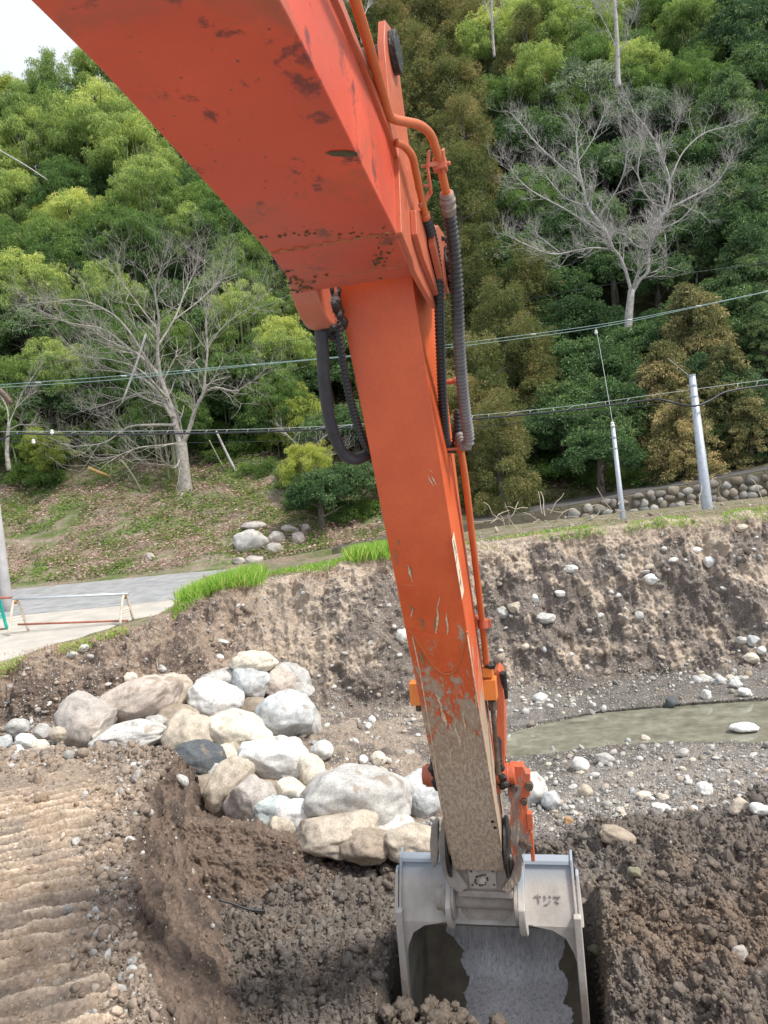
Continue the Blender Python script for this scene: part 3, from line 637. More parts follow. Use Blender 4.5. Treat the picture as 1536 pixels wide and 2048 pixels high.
# unnamed look-alike cobbles, single objects: far shore, gravel flat, bank
def cobbles(n, region, size, cols, label, group, rlo, rhi, seed):
    r = np.random.default_rng(seed); base = [npmesh('cobble', *rockshape(3, seed*31+k, 8), STONE, True, {'alb': np.tile(np.array(PAL[cols[k % len(cols)]]), (len(ICO[3][0]), 1))}) for k in range(len(cols)*2)]
    k = 0
    while k < n:
        x = r.uniform(region[0], region[2]); y = r.uniform(region[1], region[3])
        Pt = ground_at(x, y, rlo, rhi); s = r.uniform(*size)*r.uniform(.6, 1.)/F*Pt[1]/2
        o = tag(link('cobble', base[k % len(base)], loc=Pt+np.array([0, 0, s*.2])), whereis(x, y, {'tan': 'tan', 'white': 'white', 'pale': 'pale', 'blue': 'bluish', 'cream': 'cream', 'grey': 'grey', 'pink': 'pinkish'}[cols[k % len(cols)]]+' cobble', SMARKS), 'stone', group)
        o.scale = (s*r.uniform(.9, 1.5), s, s*r.uniform(.55, .9)); o.rotation_euler = (r.uniform(-.4, .4), r.uniform(-.4, .4), r.uniform(0, 6)); k += 1
cobbles(40, (1390, 1345, 1500, 1392), (10, 22), ['white', 'pale', 'blue', 'cream'], 'pale rounded cobble in the heap on the far shore of the stream', 'cobbles heaped on the far shore', 11.6, 12.4, 2)
cobbles(26, (1030, 1385, 1200, 1430), (8, 16), ['white', 'pale', 'grey', 'cream'], 'small pale cobble on the far shore right of the arm', 'cobbles along the far shore near the arm', 11., 12.3, 3)
cobbles(60, (1080, 1510, 1536, 1640), (10, 24), ['pale', 'grey', 'cream', 'pink', 'white'], 'pale cobble scattered over the gravel flat', 'cobbles on the gravel flat', 5.9, 8.1, 4)
cobbles(45, (960, 1070, 1536, 1340), (8, 18), ['grey', 'pale', 'tan', 'white'], 'cobble stuck in the cut bank right of the arm', 'cobbles in the right bank', 12.2, 13.95, 5)
cobbles(30, (430, 1200, 800, 1400), (7, 15), ['grey', 'pale', 'tan'], 'cobble stuck in the slope above the boulder pile', 'cobbles in the slope above the pile', 12.2, 13.8, 6)
cobbles(24, (640, 1450, 860, 1560), (9, 20), ['grey', 'pale', 'white', 'tan'], 'cobble lying between the slope and the largest boulder', 'cobbles beside the largest boulder', 8., 12., 8)
cobbles(20, (0, 1320, 330, 1440), (8, 16), ['tan', 'grey', 'pale'], 'cobble stuck in the dark cut below the apron', 'cobbles in the left cut', 12.1, 13.8, 9)
# gravel and clods: nobody could count them
def scatter(name, pts, nrm, size, alb, sub, m_, seed, flatn=.65, sink=.15, rough=.10, cuts=7):
    r = np.random.default_rng(seed); var = [rockshape(sub, seed*13+k, cuts, .78, rough) for k in range(10)]
    Vs = []; Fs = []; Cs = []; n0 = 0; n = len(pts); nv = len(var[0][0]); Fa = var[0][1]
    idx = r.integers(0, 10, n); VV = np.stack([v[0] for v in var])[idx]
    q = r.normal(size=(n, 4)); q /= np.linalg.norm(q, axis=1)[:, None]; w0, x, y, z = q.T
    R = np.stack([np.stack([1-2*(y*y+z*z), 2*(x*y-z*w0), 2*(x*z+y*w0)], -1), np.stack([2*(x*y+z*w0), 1-2*(x*x+z*z), 2*(y*z-x*w0)], -1), np.stack([2*(x*z-y*w0), 2*(y*z+x*w0), 1-2*(x*x+y*y)], -1)], 1)
    sc = size[:, None]*np.stack([r.uniform(.8, 1.4, n), r.uniform(.7, 1.1, n), r.uniform(flatn*.8, flatn*1.2, n)], 1)
    VV = VV*sc[:, None, :]; VV = np.einsum('nij,nvj->nvi', R, VV)+(pts+nrm*(size*(0.5-sink))[:, None])[:, None, :]
    Fall = (Fa[None]+(np.arange(n)*nv)[:, None, None]).reshape(-1, 3)
    me = npmesh(name, VV.reshape(-1, 3), Fall, m_, True, {'alb': np.repeat(alb, nv, 0), 'grit': np.zeros(n*nv)})
    return link(name, me, kind='stuff')
Pn = grid_normals(GP).reshape(-1, 3); Pn[Pn[:, 2] < 0] *= -1
pix = (gx.ravel() > -60) & (gx.ravel() < 1600) & (gy.ravel() < 2110)
def pick(wt, n, seed):
    # weight by screen area of the cell so far and near are served alike
    wt = np.where(pix, wt, 0); r = np.random.default_rng(seed); return r.choice(len(wt), n, p=wt/wt.sum())
D_ = gd/F
wg = grav*(1-bed*.8)*(TT > 5)*1.+bank*.16*(.4+np.clip(nB, 0, 1)*2)+topz*.05
i1 = pick(wg, 15000, 11); r = np.random.default_rng(12)
base = np.array([PAL[k] for k in ('pale', 'grey', 'tan', 'white', 'mauve', 'blue', 'brown')]); cc = base[r.choice(7, len(i1), p=[.2, .25, .15, .08, .14, .08, .10])]*r.uniform(.6, 1.05, (len(i1), 1))
sz = D_[i1]*np.minimum(1.3+r.pareto(2.6, len(i1))*1.5, 8)
PEB = stone_mat('pebble_stone')
scatter('gravel', P[i1], Pn[i1], sz, cc, 1, PEB, 5)
wc = soil*1.+(TT > 5)*(TT < 6.2)*.3+bank*.03
i2 = pick(wc*(gx.ravel() > 380), 26000, 13); sz = D_[i2]*np.minimum(1.9+r.pareto(2.7, len(i2))*2.4, 15)
scatter('soil_clods', P[i2], Pn[i2], sz, np.clip(alb[i2]*r.uniform(.8, 1.25, (len(i2), 1)), 0, 1), 2, bpy.data.materials['soil_and_gravel'], 6, .75, .5, rough=1.0, cuts=5)
# bench pebbles
bpx = (bx.ravel() > -40) & (by.ravel() < 2100) & (by.ravel() > 1400)
wb_ = bpx*(edge*1.+top*.28*(1-tm)+face*.07+fl*1.)
rr = np.random.default_rng(21); i3 = rr.choice(len(wb_), 7000, p=wb_/wb_.sum()); bd = ((Q-CAM)@fw)/F
sz = bd[i3]*np.minimum(1.5+rr.pareto(2.3, len(i3))*2.0, 13)
Bn2 = grid_normals(BP).reshape(-1, 3); Bn2[Bn2[:, 2] < 0] *= -1
ca = np.clip(ba[i3]*rr.uniform(.75, 1.25, (len(i3), 1)), 0, 1); selp = rr.random(len(i3)) < .28; selp &= rr.random(len(i3)) < .55; ca[selp] = base[rr.integers(0, 5, selp.sum())]*.85
scatter('bench_pebbles', Q[i3], Bn2[i3], sz, ca, 2, bpy.data.materials['bench_soil'], 8, .75, .3, rough=.35, cuts=6)
# ================================================================== THE EXCAVATOR (boom, arm, bucket linkage, bucket)
PHI = rad(13.); fX = np.array([math.sin(PHI), math.cos(PHI), 0]); LX = np.array([math.cos(PHI), -math.sin(PHI), 0]); CO = -.7425
def MP(s, l, z): return fX*s+LX*(CO+l)+np.array([0, 0, z])
def side(px, py, l):                      # pixel ray meets the machine plane at lateral offset l
    d = ray(px, py); t = (CO+l-CAM@LX)/(d@LX); return CAM+d*t
def ats(px, py, s):                       # pixel ray meets the cross plane at reach s
    d = ray(px, py); t = (s-CAM@fX)/(d@fX); return CAM+d*t
def paint(name, base=(.68, .098, .022), mud=None, stains=0., scratch=.3, rough=.42, grey=False):
    M, t, b = mat(name); v = objco(t); c = None
    n1 = noise_node(t, v, 2.4, 5, .6); n2 = noise_node(t, scaled(t, v, (9, 9, 1.2)), 9, 6, .7)
    c = ramp(t, n1, [(.3, tuple(x*.86 for x in base)), (.7, (base[0]*1.08, base[1]*1.35, base[2]*1.5))])
    c = mixc(t, ramp(t, n2, [(.48, 0.), (.78, min(.9, scratch*1.3))]), c, (.30, .06, .025))
    c = mixc(t, ramp(t, noise_node(t, scaled(t, v, (14, 14, 1.5)), 11, 4, .6), [(.66, 0.), (.72, scratch*1.3)]), c, (.62, .40, .26))
    r_ = ramp(t, n1, [(.3, rough*.85), (.7, rough*1.3)])
    if stains:
        s1 = noise_node(t, v, 6.2, 6, .66, .3); s2 = noise_node(t, v, 13., 5, .7)
        st = mth(t, 'ADD', mth(t, 'MULTIPLY', s1, .72), mth(t, 'MULTIPLY', s2, .28))
        c = mixc(t, ramp(t, st, [(.562, 0.), (.615, stains)]), c, (.13, .028, .022))
        s3 = noise_node(t, v, 4.6, 5, .7, .5); c = mixc(t, ramp(t, s3, [(.54, 0.), (.72, stains*.6)]), c, (.19, .085, .04))
        gr = noise_node(t, v, 1.3, 3, .5); c = mixc(t, ramp(t, gr, [(.40, 0.), (.65, .40)]), c, (.30, .12, .085))
        sp = N(t, 'ShaderNodeTexVoronoi'); sp.inputs['Scale'].default_value = 16; L(t, v, sp.inputs['Vector'])
        c = mixc(t, ramp(t, sp.outputs['Distance'], [(.05, .8), (.10, 0.)]), c, (.12, .04, .03))
    if mud:                                   # mud packed on low parts: (z_full, z_none)
        g = N(t, 'ShaderNodeNewGeometry'); sx = N(t, 'ShaderNodeSeparateXYZ'); L(t, g.outputs['Position'], sx.inputs[0])
        mr = N(t, 'ShaderNodeMapRange'); L(t, sx.outputs[2], mr.inputs[0]); mr.inputs[1].default_value = mud[0]; mr.inputs[2].default_value = mud[1]; mr.inputs[3].default_value = 1; mr.inputs[4].default_value = 0
        m1 = noise_node(t, scaled(t, v, (5, 5, 1.6)), 2.1, 6, .68, .4); m2 = noise_node(t, scaled(t, v, (3, 3, .8)), 14, 6, .7)
        q = mth(t, 'ADD', mth(t, 'MULTIPLY', mr.outputs[0], .60), mth(t, 'MULTIPLY', m1, 1.0))
        q = mth(t, 'ADD', q, mth(t, 'MULTIPLY', mth(t, 'SUBTRACT', m2, .5), .35)); k = ramp(t, q, [(.79, 0.), (.88, .93)])
        mc = ramp(t, mth(t, 'ADD', mth(t, 'MULTIPLY', m2, .5), mth(t, 'MULTIPLY', m1, .5)), ([(.3, (.27, .21, .145)), (.5, (.36, .285, .20)), (.7, (.46, .375, .27))] if not grey else [(.3, (.12, .11, .10)), (.7, (.30, .27, .24))]))
        mc = mixc(t, ramp(t, mr.outputs[0], [(.75, 0.), (1., .6)]), mc, (.33, .27, .21))
        c = mixc(t, k, c, mc)
        k2 = ramp(t, mth(t, 'ADD', mth(t, 'MULTIPLY', mr.outputs[0], .25), noise_node(t, scaled(t, v, (20, 20, 4.5)), 3.2, 7, .75, .5)), [(.70, 0.), (.80, .85)])
        c = mixc(t, k2, c, (.60, .49, .36)); r_ = mixc(t, k, r_, (.9, .9, .9))
        bump(t, b, mth(t, 'ADD', mth(t, 'MULTIPLY', k, 1.), mth(t, 'MULTIPLY', m2, .5)), .5, .006)
    else: bump(t, b, noise_node(t, v, 60, 4), .06, .003)
    L(t, c, b.inputs['Base Color']); L(t, r_, b.inputs['Roughness']); b.inputs['Specular IOR Level'].default_value = .5
    b.inputs['Coat Weight'].default_value = .15; b.inputs['Coat Roughness'].default_value = .35
    return M
P_UNDER = paint('boom_paint', base=(.62, .066, .024), stains=.85, scratch=.12, rough=.5)
P_SIDE = paint('linkage_paint', base=(.58, .115, .045), scratch=.4, stains=.30, mud=(-.6, .1))
P_LINK = paint('dirty_linkage_paint', grey=True, base=(.60, .12, .045), scratch=.5, mud=(-.55, 1.25))
P_STICK = paint('arm_paint', scratch=.22, mud=(.6, 2.1), rough=.40)
P_PIPE = paint('pipe_paint', base=(.56, .115, .025), scratch=.35)
GREASE = simple('black_grease', (.02, .018, .017), .35, .5, 22, bmp=.8, bsc=40)
RUBBER = simple('hose_rubber', (.038, .037, .042), .6, .3, 12, bmp=.2, bsc=60)
MUD = simple('mud_coated_steel', (.34, .30, .265), .8, .22, 9, bmp=.35, bsc=50)
DKST = simple('rusty_steel', (.12, .085, .065), .6, .4, 20, metallic=.3, bmp=.3)
exc = empty('excavator', MP(0, 0, 0), 'orange excavator boom and arm reaching down over the pit with a muddy bucket', 'excavator')
def prism_part(name, prof, l0, l1, m_, root=exc, bv=.006, **kw):
    mb = MB(); mb.prism([MP(s, l0, z) for s, z in prof], [MP(s, l1, z) for s, z in prof]); return bevel(part(name, mb.mesh(name, m_), root, **kw), bv)
def cyl_part(name, s, z, l0, l1, r, m_, root=exc, n=32, bv=.006, rings=None, **kw):
    mb = MB(); mb.tube([MP(s, l0, z), MP(s, l1, z)], r, n)
    for a, b_, r2 in (rings or []): mb.tube([MP(s, a, z), MP(s, b_, z)], r2, n)
    return bevel(part(name, mb.mesh(name, m_), root, **kw), bv)
def sub(parent, child):                    # re-parent a part as sub-part (both modelled in world space)
    child.parent = parent; child.location = (0, 0, 0); return child
# boom: box section with slightly curved underside
bot = [(-1.6, 3.58), (-.4, 3.63), (.6, 3.65), (1.3, 3.655), (1.7, 3.622), (2.1, 3.562), (2.5, 3.497), (2.78, 3.453), (3.02, 3.383), (3.16, 3.385)]
topb = [(3.18, 3.70), (2.95, 3.82), (2.75, 3.88), (2.2, 3.97), (1.3, 4.08), (-1.6, 4.3)]
boom = prism_part('boom', bot+topb, -.243, .243, P_UNDER, bv=.008)
# longitudinal edge flange strip along the top right, weld seams
mb = MB(); mb.prism([MP(s, .243, z) for s, z in ((-1.6, 4.20), (2.2, 3.90), (2.75, 3.80), (2.95, 3.74), (2.95, 3.77), (2.75, 3.84), (2.2, 3.94), (-1.6, 4.24))], [MP(s, .258, z) for s, z in ((-1.6, 4.20), (2.2, 3.90), (2.75, 3.80), (2.95, 3.74), (2.95, 3.77), (2.75, 3.84), (2.2, 3.94), (-1.6, 4.24))])
sub(boom, part('edge_strip', mb.mesh('edge_strip', P_SIDE), exc))
mb = MB(); mb.tube([MP(2.775+.01*math.sin(k*2.1), -.23+k*.46/24, 3.454+.0015*math.sin(k*5.)) for k in range(25)], .0065, 8)
mb.tube([MP(3.005, -.23+k*.46/16, 3.391) for k in range(17)], .005, 8)
sub(boom, part('weld_bead', mb.mesh('weld_bead', simple('weathered_weld', (.36, .11, .04), .8, .4, 30, bmp=.5)), exc))
UG = simple('green_grime', (.075, .06, .022), .9, .5, 40)
def underpt(px, py, off=.003):              # pixel -> underside of the boom
    d = ray(px, py)
    for a_, b_ in zip(bot[:-1], bot[1:]):
        n2 = np.array([-(b_[1]-a_[1]), b_[0]-a_[0]]); n = fX*n2[0]+np.array([0, 0, n2[1]]); n /= np.linalg.norm(n); t_ = ((MP(a_[0], 0, a_[1])-CAM)@n)/(d@n); q_ = CAM+d*t_
        if a_[0]-1e-6 <= q_@fX <= b_[0]+1e-6: return q_-n*off
    return CAM+d*((3.39-2.6)/d[2])
mb = MB(); o_ = [(650, 305), (662, 301), (690, 300), (713, 302), (716, 310), (690, 312), (665, 310)]; mb.add([underpt(*p) for p in o_], [tuple(range(7))]); sub(boom, part('grime_mark', mb.mesh('grime_mark', UG), exc))
rg = np.random.default_rng(3)
for x0, y0, sx_, sy_, n_ in ((600, 575, 26, 10, 46), (570, 555, 10, 14, 22), (650, 468, 70, 5, 30), (760, 520, 16, 22, 22)):
    mb = MB()
    for k in range(n_):
        x, y = x0+rg.normal()*sx_, y0+rg.normal()*sy_; r_ = rg.uniform(1.2, 4.2); an = np.linspace(0, 6.283, 8)[:-1]; mb.add([underpt(x+math.cos(a_)*r_*rg.uniform(.6, 1.5), y+math.sin(a_)*r_*.6*rg.uniform(.6, 1.4), .0025) for a_ in an], [tuple(range(7))])
    sub(boom, part('grime_patch', mb.mesh('grime_patch', UG), exc, kind='stuff'))
# cheek plates of the boom tip
chk = [(2.80, 3.455), (2.98, 3.405), (3.02, 3.37), (3.20, 3.345), (3.50, 3.315), (3.74, 3.35), (3.92, 3.44), (4.0, 3.55), (3.95, 3.67), (3.78, 3.75), (3.5, 3.76), (3.2, 3.75), (2.9, 3.80)]
prism_part('tip_plate', chk, .2385, .262, P_SIDE, bv=.004)
prism_part('tip_plate', [p for p in chk if p[0] > 3.1]+[(3.1, 3.74), (3.1, 3.38)][:0], -.262, -.2385, P_SIDE, bv=.004)
d1 = [(3.02, 3.60), (3.0, 3.50), (3.12, 3.44), (3.45, 3.36), (3.66, 3.37), (3.80, 3.45), (3.83, 3.56), (3.76, 3.66), (3.6, 3.70), (3.3, 3.68)]
prism_part('stiffener_plate', d1, .262, .287, P_SIDE, bv=.004)
d2 = [(3.28, 3.60), (3.24, 3.52), (3.40, 3.42), (3.58, 3.385), (3.72, 3.43), (3.78, 3.52), (3.73, 3.62), (3.6, 3.66), (3.42, 3.65)]
prism_part('stiffener_plate', d2, .292, .32, P_SIDE, bv=.004)
cyl_part('pin_end', 3.60, 3.52, .32, .345, .085, GREASE)
cyl_part('pin_boss', 3.36, 3.52, -.30, -.18, .255, P_SIDE, n=64, bv=.02)
# grease smeared around the joint
mb = MB(); rg = np.random.default_rng(2)
for k in range(60):
    V, Fa = ICO[2]; s_ = rg.uniform(.015, .045); c_ = MP(3.43+rg.normal()*.06, -.20+rg.uniform(-.05, .015), 3.29+rg.uniform(-.03, .17)); mb.addnp(V*s_*(1+.3*fbm(V+k, 2, 2)[:, None])+c_, Fa)
part('grease', mb.mesh('grease', GREASE, True), exc); mb = MB()
for k in range(40):
    V, Fa = ICO[2]; s_ = rg.uniform(.008, .018); c_ = MP(3.58+rg.normal()*.05, .335+rg.uniform(-.01, .015), 3.50+rg.normal()*.05); mb.addnp(V*s_*(1+.3*fbm(V+k, 2, 2)[:, None])+c_, Fa)
part('grease', mb.mesh('grease', GREASE, True), exc)
# arm (stick)
FR = lambda z: 3.45+(3.47-z)*(5.0-3.45)/3.57      # reach of the plate facing the camera
st = [(5.02, -.14), (FR(.05), .05), (FR(1.5), 1.5), (FR(3.3), 3.3), (3.47, 3.52), (3.50, 3.85), (3.62, 4.0), (3.95, 3.9), (4.18, 3.6), (4.27, 3.1), (4.42, 2.4), (4.70, 1.5), (5.03, .75), (5.30, .05), (5.30, -.12), (5.2, -.18)]
stick = prism_part('arm', st, -.1755, .1755, P_STICK, bv=.007)
# rear ears carrying the arm cylinder, above the joint
ear = [(3.55, 3.75), (3.50, 4.25), (3.52, 4.52), (3.60, 4.66), (3.74, 4.70), (3.86, 4.62), (3.90, 4.45), (4.02, 4.1), (4.2, 3.7), (4.15, 3.5), (3.7, 3.6)]
for a, b_ in ((.105, .14), (-.14, -.105)):
    e = prism_part('cylinder_ear', ear, a, b_, P_SIDE, bv=.004); sub(stick, e)
sub(stick, cyl_part('ear_boss', 3.70, 4.56, .14, .175, .095, GREASE)); sub(stick, cyl_part('ear_pin', 3.70, 4.56, -.14, .14, .05, DKST))
# flange strips along the arm sides, edge weld
nrm_s = np.array([-(3.57), -(1.55)])/math.hypot(3.57, 1.55)   # outward normal of the front plate in (s,z)
for l0, l1 in ((.1755, .181), (-.181, -.1755)):
    sub(stick, prism_part('side_strip', [(FR(2.9)+.40, 2.9), (FR(1.3)+.335, 1.3), (FR(.2)+.25, .2), (FR(.2)+.28, .2), (FR(1.3)+.37, 1.3), (FR(2.9)+.44, 2.9)], l0, l1, P_SIDE, bv=.002))
def frontpt(px, py, off=.004):               # pixel -> point on the camera-facing plate of the arm
    n = fX*nrm_s[0]+np.array([0, 0, nrm_s[1]]); p0 = MP(3.45, 0, 3.47); d = ray(px, py); t = ((p0-CAM)@n)/(d@n); return CAM+d*t+n*off
mb = MB()
mb.tube(spline([frontpt(*p) for p in ((818, 1258), (838, 1287), (862, 1325), (880, 1343), (898, 1347), (912, 1338), (922, 1312), (931, 1275), (934, 1262))], 8), .0075, 10)
sub(stick, part('weld_bead', mb.mesh('weld_bead', P_PIPE, True), exc))
mb = MB(); A = [frontpt(*p, .001) for p in ((820, 1262), (880, 1340), (900, 1344), (912, 1334), (930, 1272), (828, 1590-1010), (828, 592), (672, 590), (674, 600))]
doubl = [(716, 760), (819, 1260), (838, 1288), (862, 1326), (880, 1342), (898, 1345), (911, 1337), (921, 1312), (931, 1272), (872, 850)]
o = frontpt
mb = MB(); mb.prism([frontpt(x, y, .0005) for x, y in doubl[1:9]], [frontpt(x, y, .004) for x, y in doubl[1:9]])
sub(stick, part('wear_plate', mb.mesh('wear_plate', P_STICK), exc))
mb = MB()
for x, y in ((985, 1643), (990, 1655)):
    p = frontpt(x, y, -.004); q = frontpt(x, y, .003); mb.tube([p, q], .011, 16)
sub(stick, part('bolt_hole', mb.mesh('bolt_hole', GREASE), exc))
EDG = simple('worn_edge', (.62, .44, .30), .8, .3, 30)
for q_ in ([(823, 1262), (840, 1345), (862, 1470), (880, 1590), (899, 1708)], [(934, 1265), (950, 1370), (968, 1480), (986, 1590), (1002, 1695)]):
    mb = MB(); mb.tube([frontpt(x, y, .001) for x, y in q_], .0045, 6); sub(stick, part('worn_edge_bead', mb.mesh('worn_edge_bead', EDG, True), exc))
# bare scratches through the paint: thin pale streaks lying on the plate
SCR = simple('bare_primer_scratch', (.60, .46, .30), .8, .35, 60); SCR2 = simple('mud_streak', (.26, .17, .08), .9, .3, 60)
mb = MB(); mb2 = MB(); rs2 = np.random.default_rng(9)
def streak(m_, x0, y0, x1, y1, w_, off=.0035):
    k = 9; A = []; B_ = []
    for i in range(k):
        t_ = i/(k-1); x = x0+(x1-x0)*t_+rs2.normal()*w_*.18; y = y0+(y1-y0)*t_; h = w_*math.sin(math.pi*min(.97, max(.03, t_)))*rs2.uniform(.5, 1.1)/2
        A.append((x-h, y+h*.1)); B_.append((x+h, y-h*.1))
    out = A+B_[::-1]
    for i in range(k-1):
        q_ = [frontpt(*A[i], off), frontpt(*A[i+1], off), frontpt(*B_[i+1], off), frontpt(*B_[i], off)]; m_.add(q_, [(0, 1, 2, 3)])
for a in [(876, 1205, 872, 1300, 5), (893, 1225, 896, 1275, 4.5), (880, 1190, 876, 1215, 3), (815, 1128, 826, 1165, 5), (808, 1168, 832, 1171, 3), (855, 950, 868, 972, 3.5), (862, 950, 873, 970, 3), (902, 1300, 898, 1330, 4), (884, 1305, 880, 1330, 3), (857, 938, 866, 944, 2),
          (826, 1215, 822, 1235, 3), (882, 1410, 893, 1455, 9), (905, 1440, 925, 1500, 7), (925, 1415, 932, 1470, 5), (872, 1380, 884, 1420, 8), (897, 1490, 905, 1540, 5), (935, 1500, 942, 1560, 4), (842, 1440, 870, 1455, 6), (950, 1380, 953, 1420, 3)]:
    mb = MB(); streak(mb, *a); sub(stick, part('paint_scratch', mb.mesh('paint_scratch', SCR), exc))
for a in [(818, 1130, 824, 1150, 6), (834, 1235, 852, 1245, 7), (842, 1240, 848, 1262, 5), (870, 1230, 868, 1262, 3), (796, 1078, 800, 1092, 6), (790, 1095, 796, 1130, 5), (820, 1210, 828, 1222, 7), (880, 1285, 884, 1320, 7), (840, 1300, 850, 1335, 9)]:
    mb2 = MB(); streak(mb2, *a, off=.003); sub(stick, part('mud_streak', mb2.mesh('mud_streak', SCR2), exc))
# cream sticker on the right side of the arm
def sidepoly(pts, l): return [side(x, y, l) for x, y in pts]
M, t, b = mat('cream_sticker'); b.inputs['Base Color'].default_value = (.72, .63, .46, 1); b.inputs['Roughness'].default_value = .5
DK = simple('sticker_print', (.16, .15, .14), .6, .4, 30)
mb = MB(); o_ = [(907.5, 1062), (904, 1080), (924, 1200), (928, 1182)]
mb.prism(sidepoly(o_, .1762), sidepoly(o_, .1775)); stk = sub(stick, part('sticker', mb.mesh('sticker', M), exc))
mb = MB()
for o_ in ([(906.5, 1081), (913.5, 1108), (914.3, 1107), (907.3, 1079)], [(913.5, 1110), (911.5, 1131), (912.3, 1131), (914.5, 1110)], [(918, 1138), (922, 1165), (923.5, 1177), (921, 1164), (919, 1138)], [(907.8, 1092), (911, 1110), (911.5, 1109), (908.5, 1091)], [(920, 1160), (919.5, 1172), (920.6, 1173), (921.4, 1160)]):
    q_ = sidepoly(o_, .178); mb.add(q_, [tuple(range(len(q_)))])
sub(stick, part('sticker_marks', mb.mesh('sticker_marks', DK), exc))
# ------ hydraulic pipes and hoses on the right
def pxpath(pts): return [Wy(*p) for p in pts]
mb = MB(); mb.tube(spline([MP(-1.2, .30, 4.17), MP(1.5, .30, 3.99), MP(2.1, .30, 3.925)]+pxpath([(757, 160, 2.60), (776, 224, 2.76), (788, 238, 2.80), (808, 243, 2.84), (838, 250, 2.9), (860, 268, 2.98), (872, 298, 3.04), (880, 330, 3.1), (893, 386, 3.2)]), 10), .0165, 16)
mb.tube(pxpath([(892, 384, 3.2), (896, 402, 3.23)]), .024, 6)
bp = part('boom_pipe', mb.mesh('boom_pipe', P_PIPE, True), exc)
mb = MB(); mb.tube(spline(pxpath([(792, 285, 2.85), (808, 292, 2.88), (824, 312, 2.93), (832, 345, 3.0), (842, 392, 3.1), (850, 428, 3.18)]), 8), .0145, 14); mb.tube(pxpath([(849, 425, 3.18), (853, 440, 3.2)]), .02, 6)
part('boom_pipe', mb.mesh('boom_pipe', P_PIPE, True), exc)
# bracket that carries both pipes
mb = MB()
def barpx(mb, pts, w_, th_):                    # flat bar along pixel path, width in machine plane
    Pp = pxpath(pts); 
    for a, b_ in zip(Pp[:-1], Pp[1:]):
        d = (b_-a); ln = np.linalg.norm(d); d /= ln; n_ = LX; u_ = np.cross(d, n_); mb.box((a+b_)/2, d*(ln/2+th_*.5), n_*th_, u_*w_)
barpx(mb, [(858, 302, 3.02), (856, 340, 3.05), (862, 382, 3.12), (850, 402, 3.12), (840, 412, 3.12)], .022, .005)
barpx(mb, [(886, 300, 3.08), (888, 345, 3.12)], .03, .005); barpx(mb, [(856, 330, 3.05), (890, 325, 3.1)], .012, .006)
for x, y, Y in ((848, 333, 3.04), (850, 372, 3.08)): mb.tube([Wy(x-3, y, Y), Wy(x+12, y-2, Y)], .006, 10)
bevel(part('pipe_bracket', mb.mesh('pipe_bracket', P_SIDE), exc), .002)
mb = MB(); c_ = Wy(880, 330, 3.1); mb.box(c_, LX*.027, fX*.026, np.array([0, 0, .022])); mb.tube([c_+LX*.02, c_+LX*.042], .009, 6)
bevel(part('pipe_clamp', mb.mesh('pipe_clamp', P_SIDE), exc), .003)
def corr(mb, path, r, pitch, amp, n=16):       # corrugated sleeve
    Pp = spline(path, 12); seg = np.linalg.norm(np.diff(Pp, axis=0), axis=1); s_ = np.concatenate([[0], np.cumsum(seg)]); pitch = .021; amp = amp*1.6; k = int(s_[-1]/pitch*4)
    u_ = np.linspace(0, s_[-1], k); Q_ = np.stack([np.interp(u_, s_, Pp[:, i]) for i in range(3)], -1)
    mb.tube(Q_, r+amp*np.cos(np.arange(k)*math.pi/2), n)
def hose_mat(name, dust):
    M, t, b = mat(name); v = objco(t); g = N(t, 'ShaderNodeNewGeometry'); sx = N(t, 'ShaderNodeSeparateXYZ'); L(t, g.outputs['Position'], sx.inputs[0])
    mr = N(t, 'ShaderNodeMapRange'); L(t, sx.outputs[2], mr.inputs[0]); mr.inputs[1].default_value = 3.3; mr.inputs[2].default_value = 2.7
    n_ = noise_node(t, v, 14, 5, .7); k = mth(t, 'MULTIPLY', mth(t, 'ADD', mr.outputs[0], n_), dust)
    L(t, mixc(t, ramp(t, k, [(.2, 0.), (1., 1.)]), (.025, .024, .024), (.27, .245, .24)), b.inputs['Base Color']); b.inputs['Roughness'].default_value = .5; return M
pitch_ = .021; H1 = hose_mat('dusty_hose', .55); H2 = hose_mat('black_hose', .16)
mb = MB(); corr(mb, pxpath([(893, 392, 3.21), (899, 430, 3.28), (908, 500, 3.38), (914, 580, 3.48), (917, 660, 3.6), (922, 740, 3.74), (930, 820, 3.9), (937, 868, 4.0), (936, 888, 4.03), (926, 890, 4.06), (918, 870, 4.1)]), .026, .0115, .0032)
h1 = part('hose', mb.mesh('hose', H1, True), exc, label='thick grey brown corrugated hose hanging outermost')
mb = MB(); mb.tube(pxpath([(893, 386, 3.2), (899, 428, 3.27)]), .029, 16); mb.tube(pxpath([(895, 398, 3.22), (896, 405, 3.23)]), .033, 16); mb.tube(pxpath([(897, 412, 3.24), (898, 418, 3.25)]), .032, 16)
sub(h1, part('hose_end', mb.mesh('hose_end', simple('muddy_ferrule', (.24, .19, .16), .6, .4, 20), True), exc))
mb = MB(); corr(mb, pxpath([(852, 436, 3.2), (868, 500, 3.35), (878, 590, 3.5), (881, 680, 3.68), (884, 770, 3.86), (889, 850, 4.02), (893, 885, 4.1), (902, 899, 4.14), (911, 885, 4.16), (914, 850, 4.12), (915, 820, 4.1)]), .021, .0115, .003)
part('hose', mb.mesh('hose', H2, True), exc)
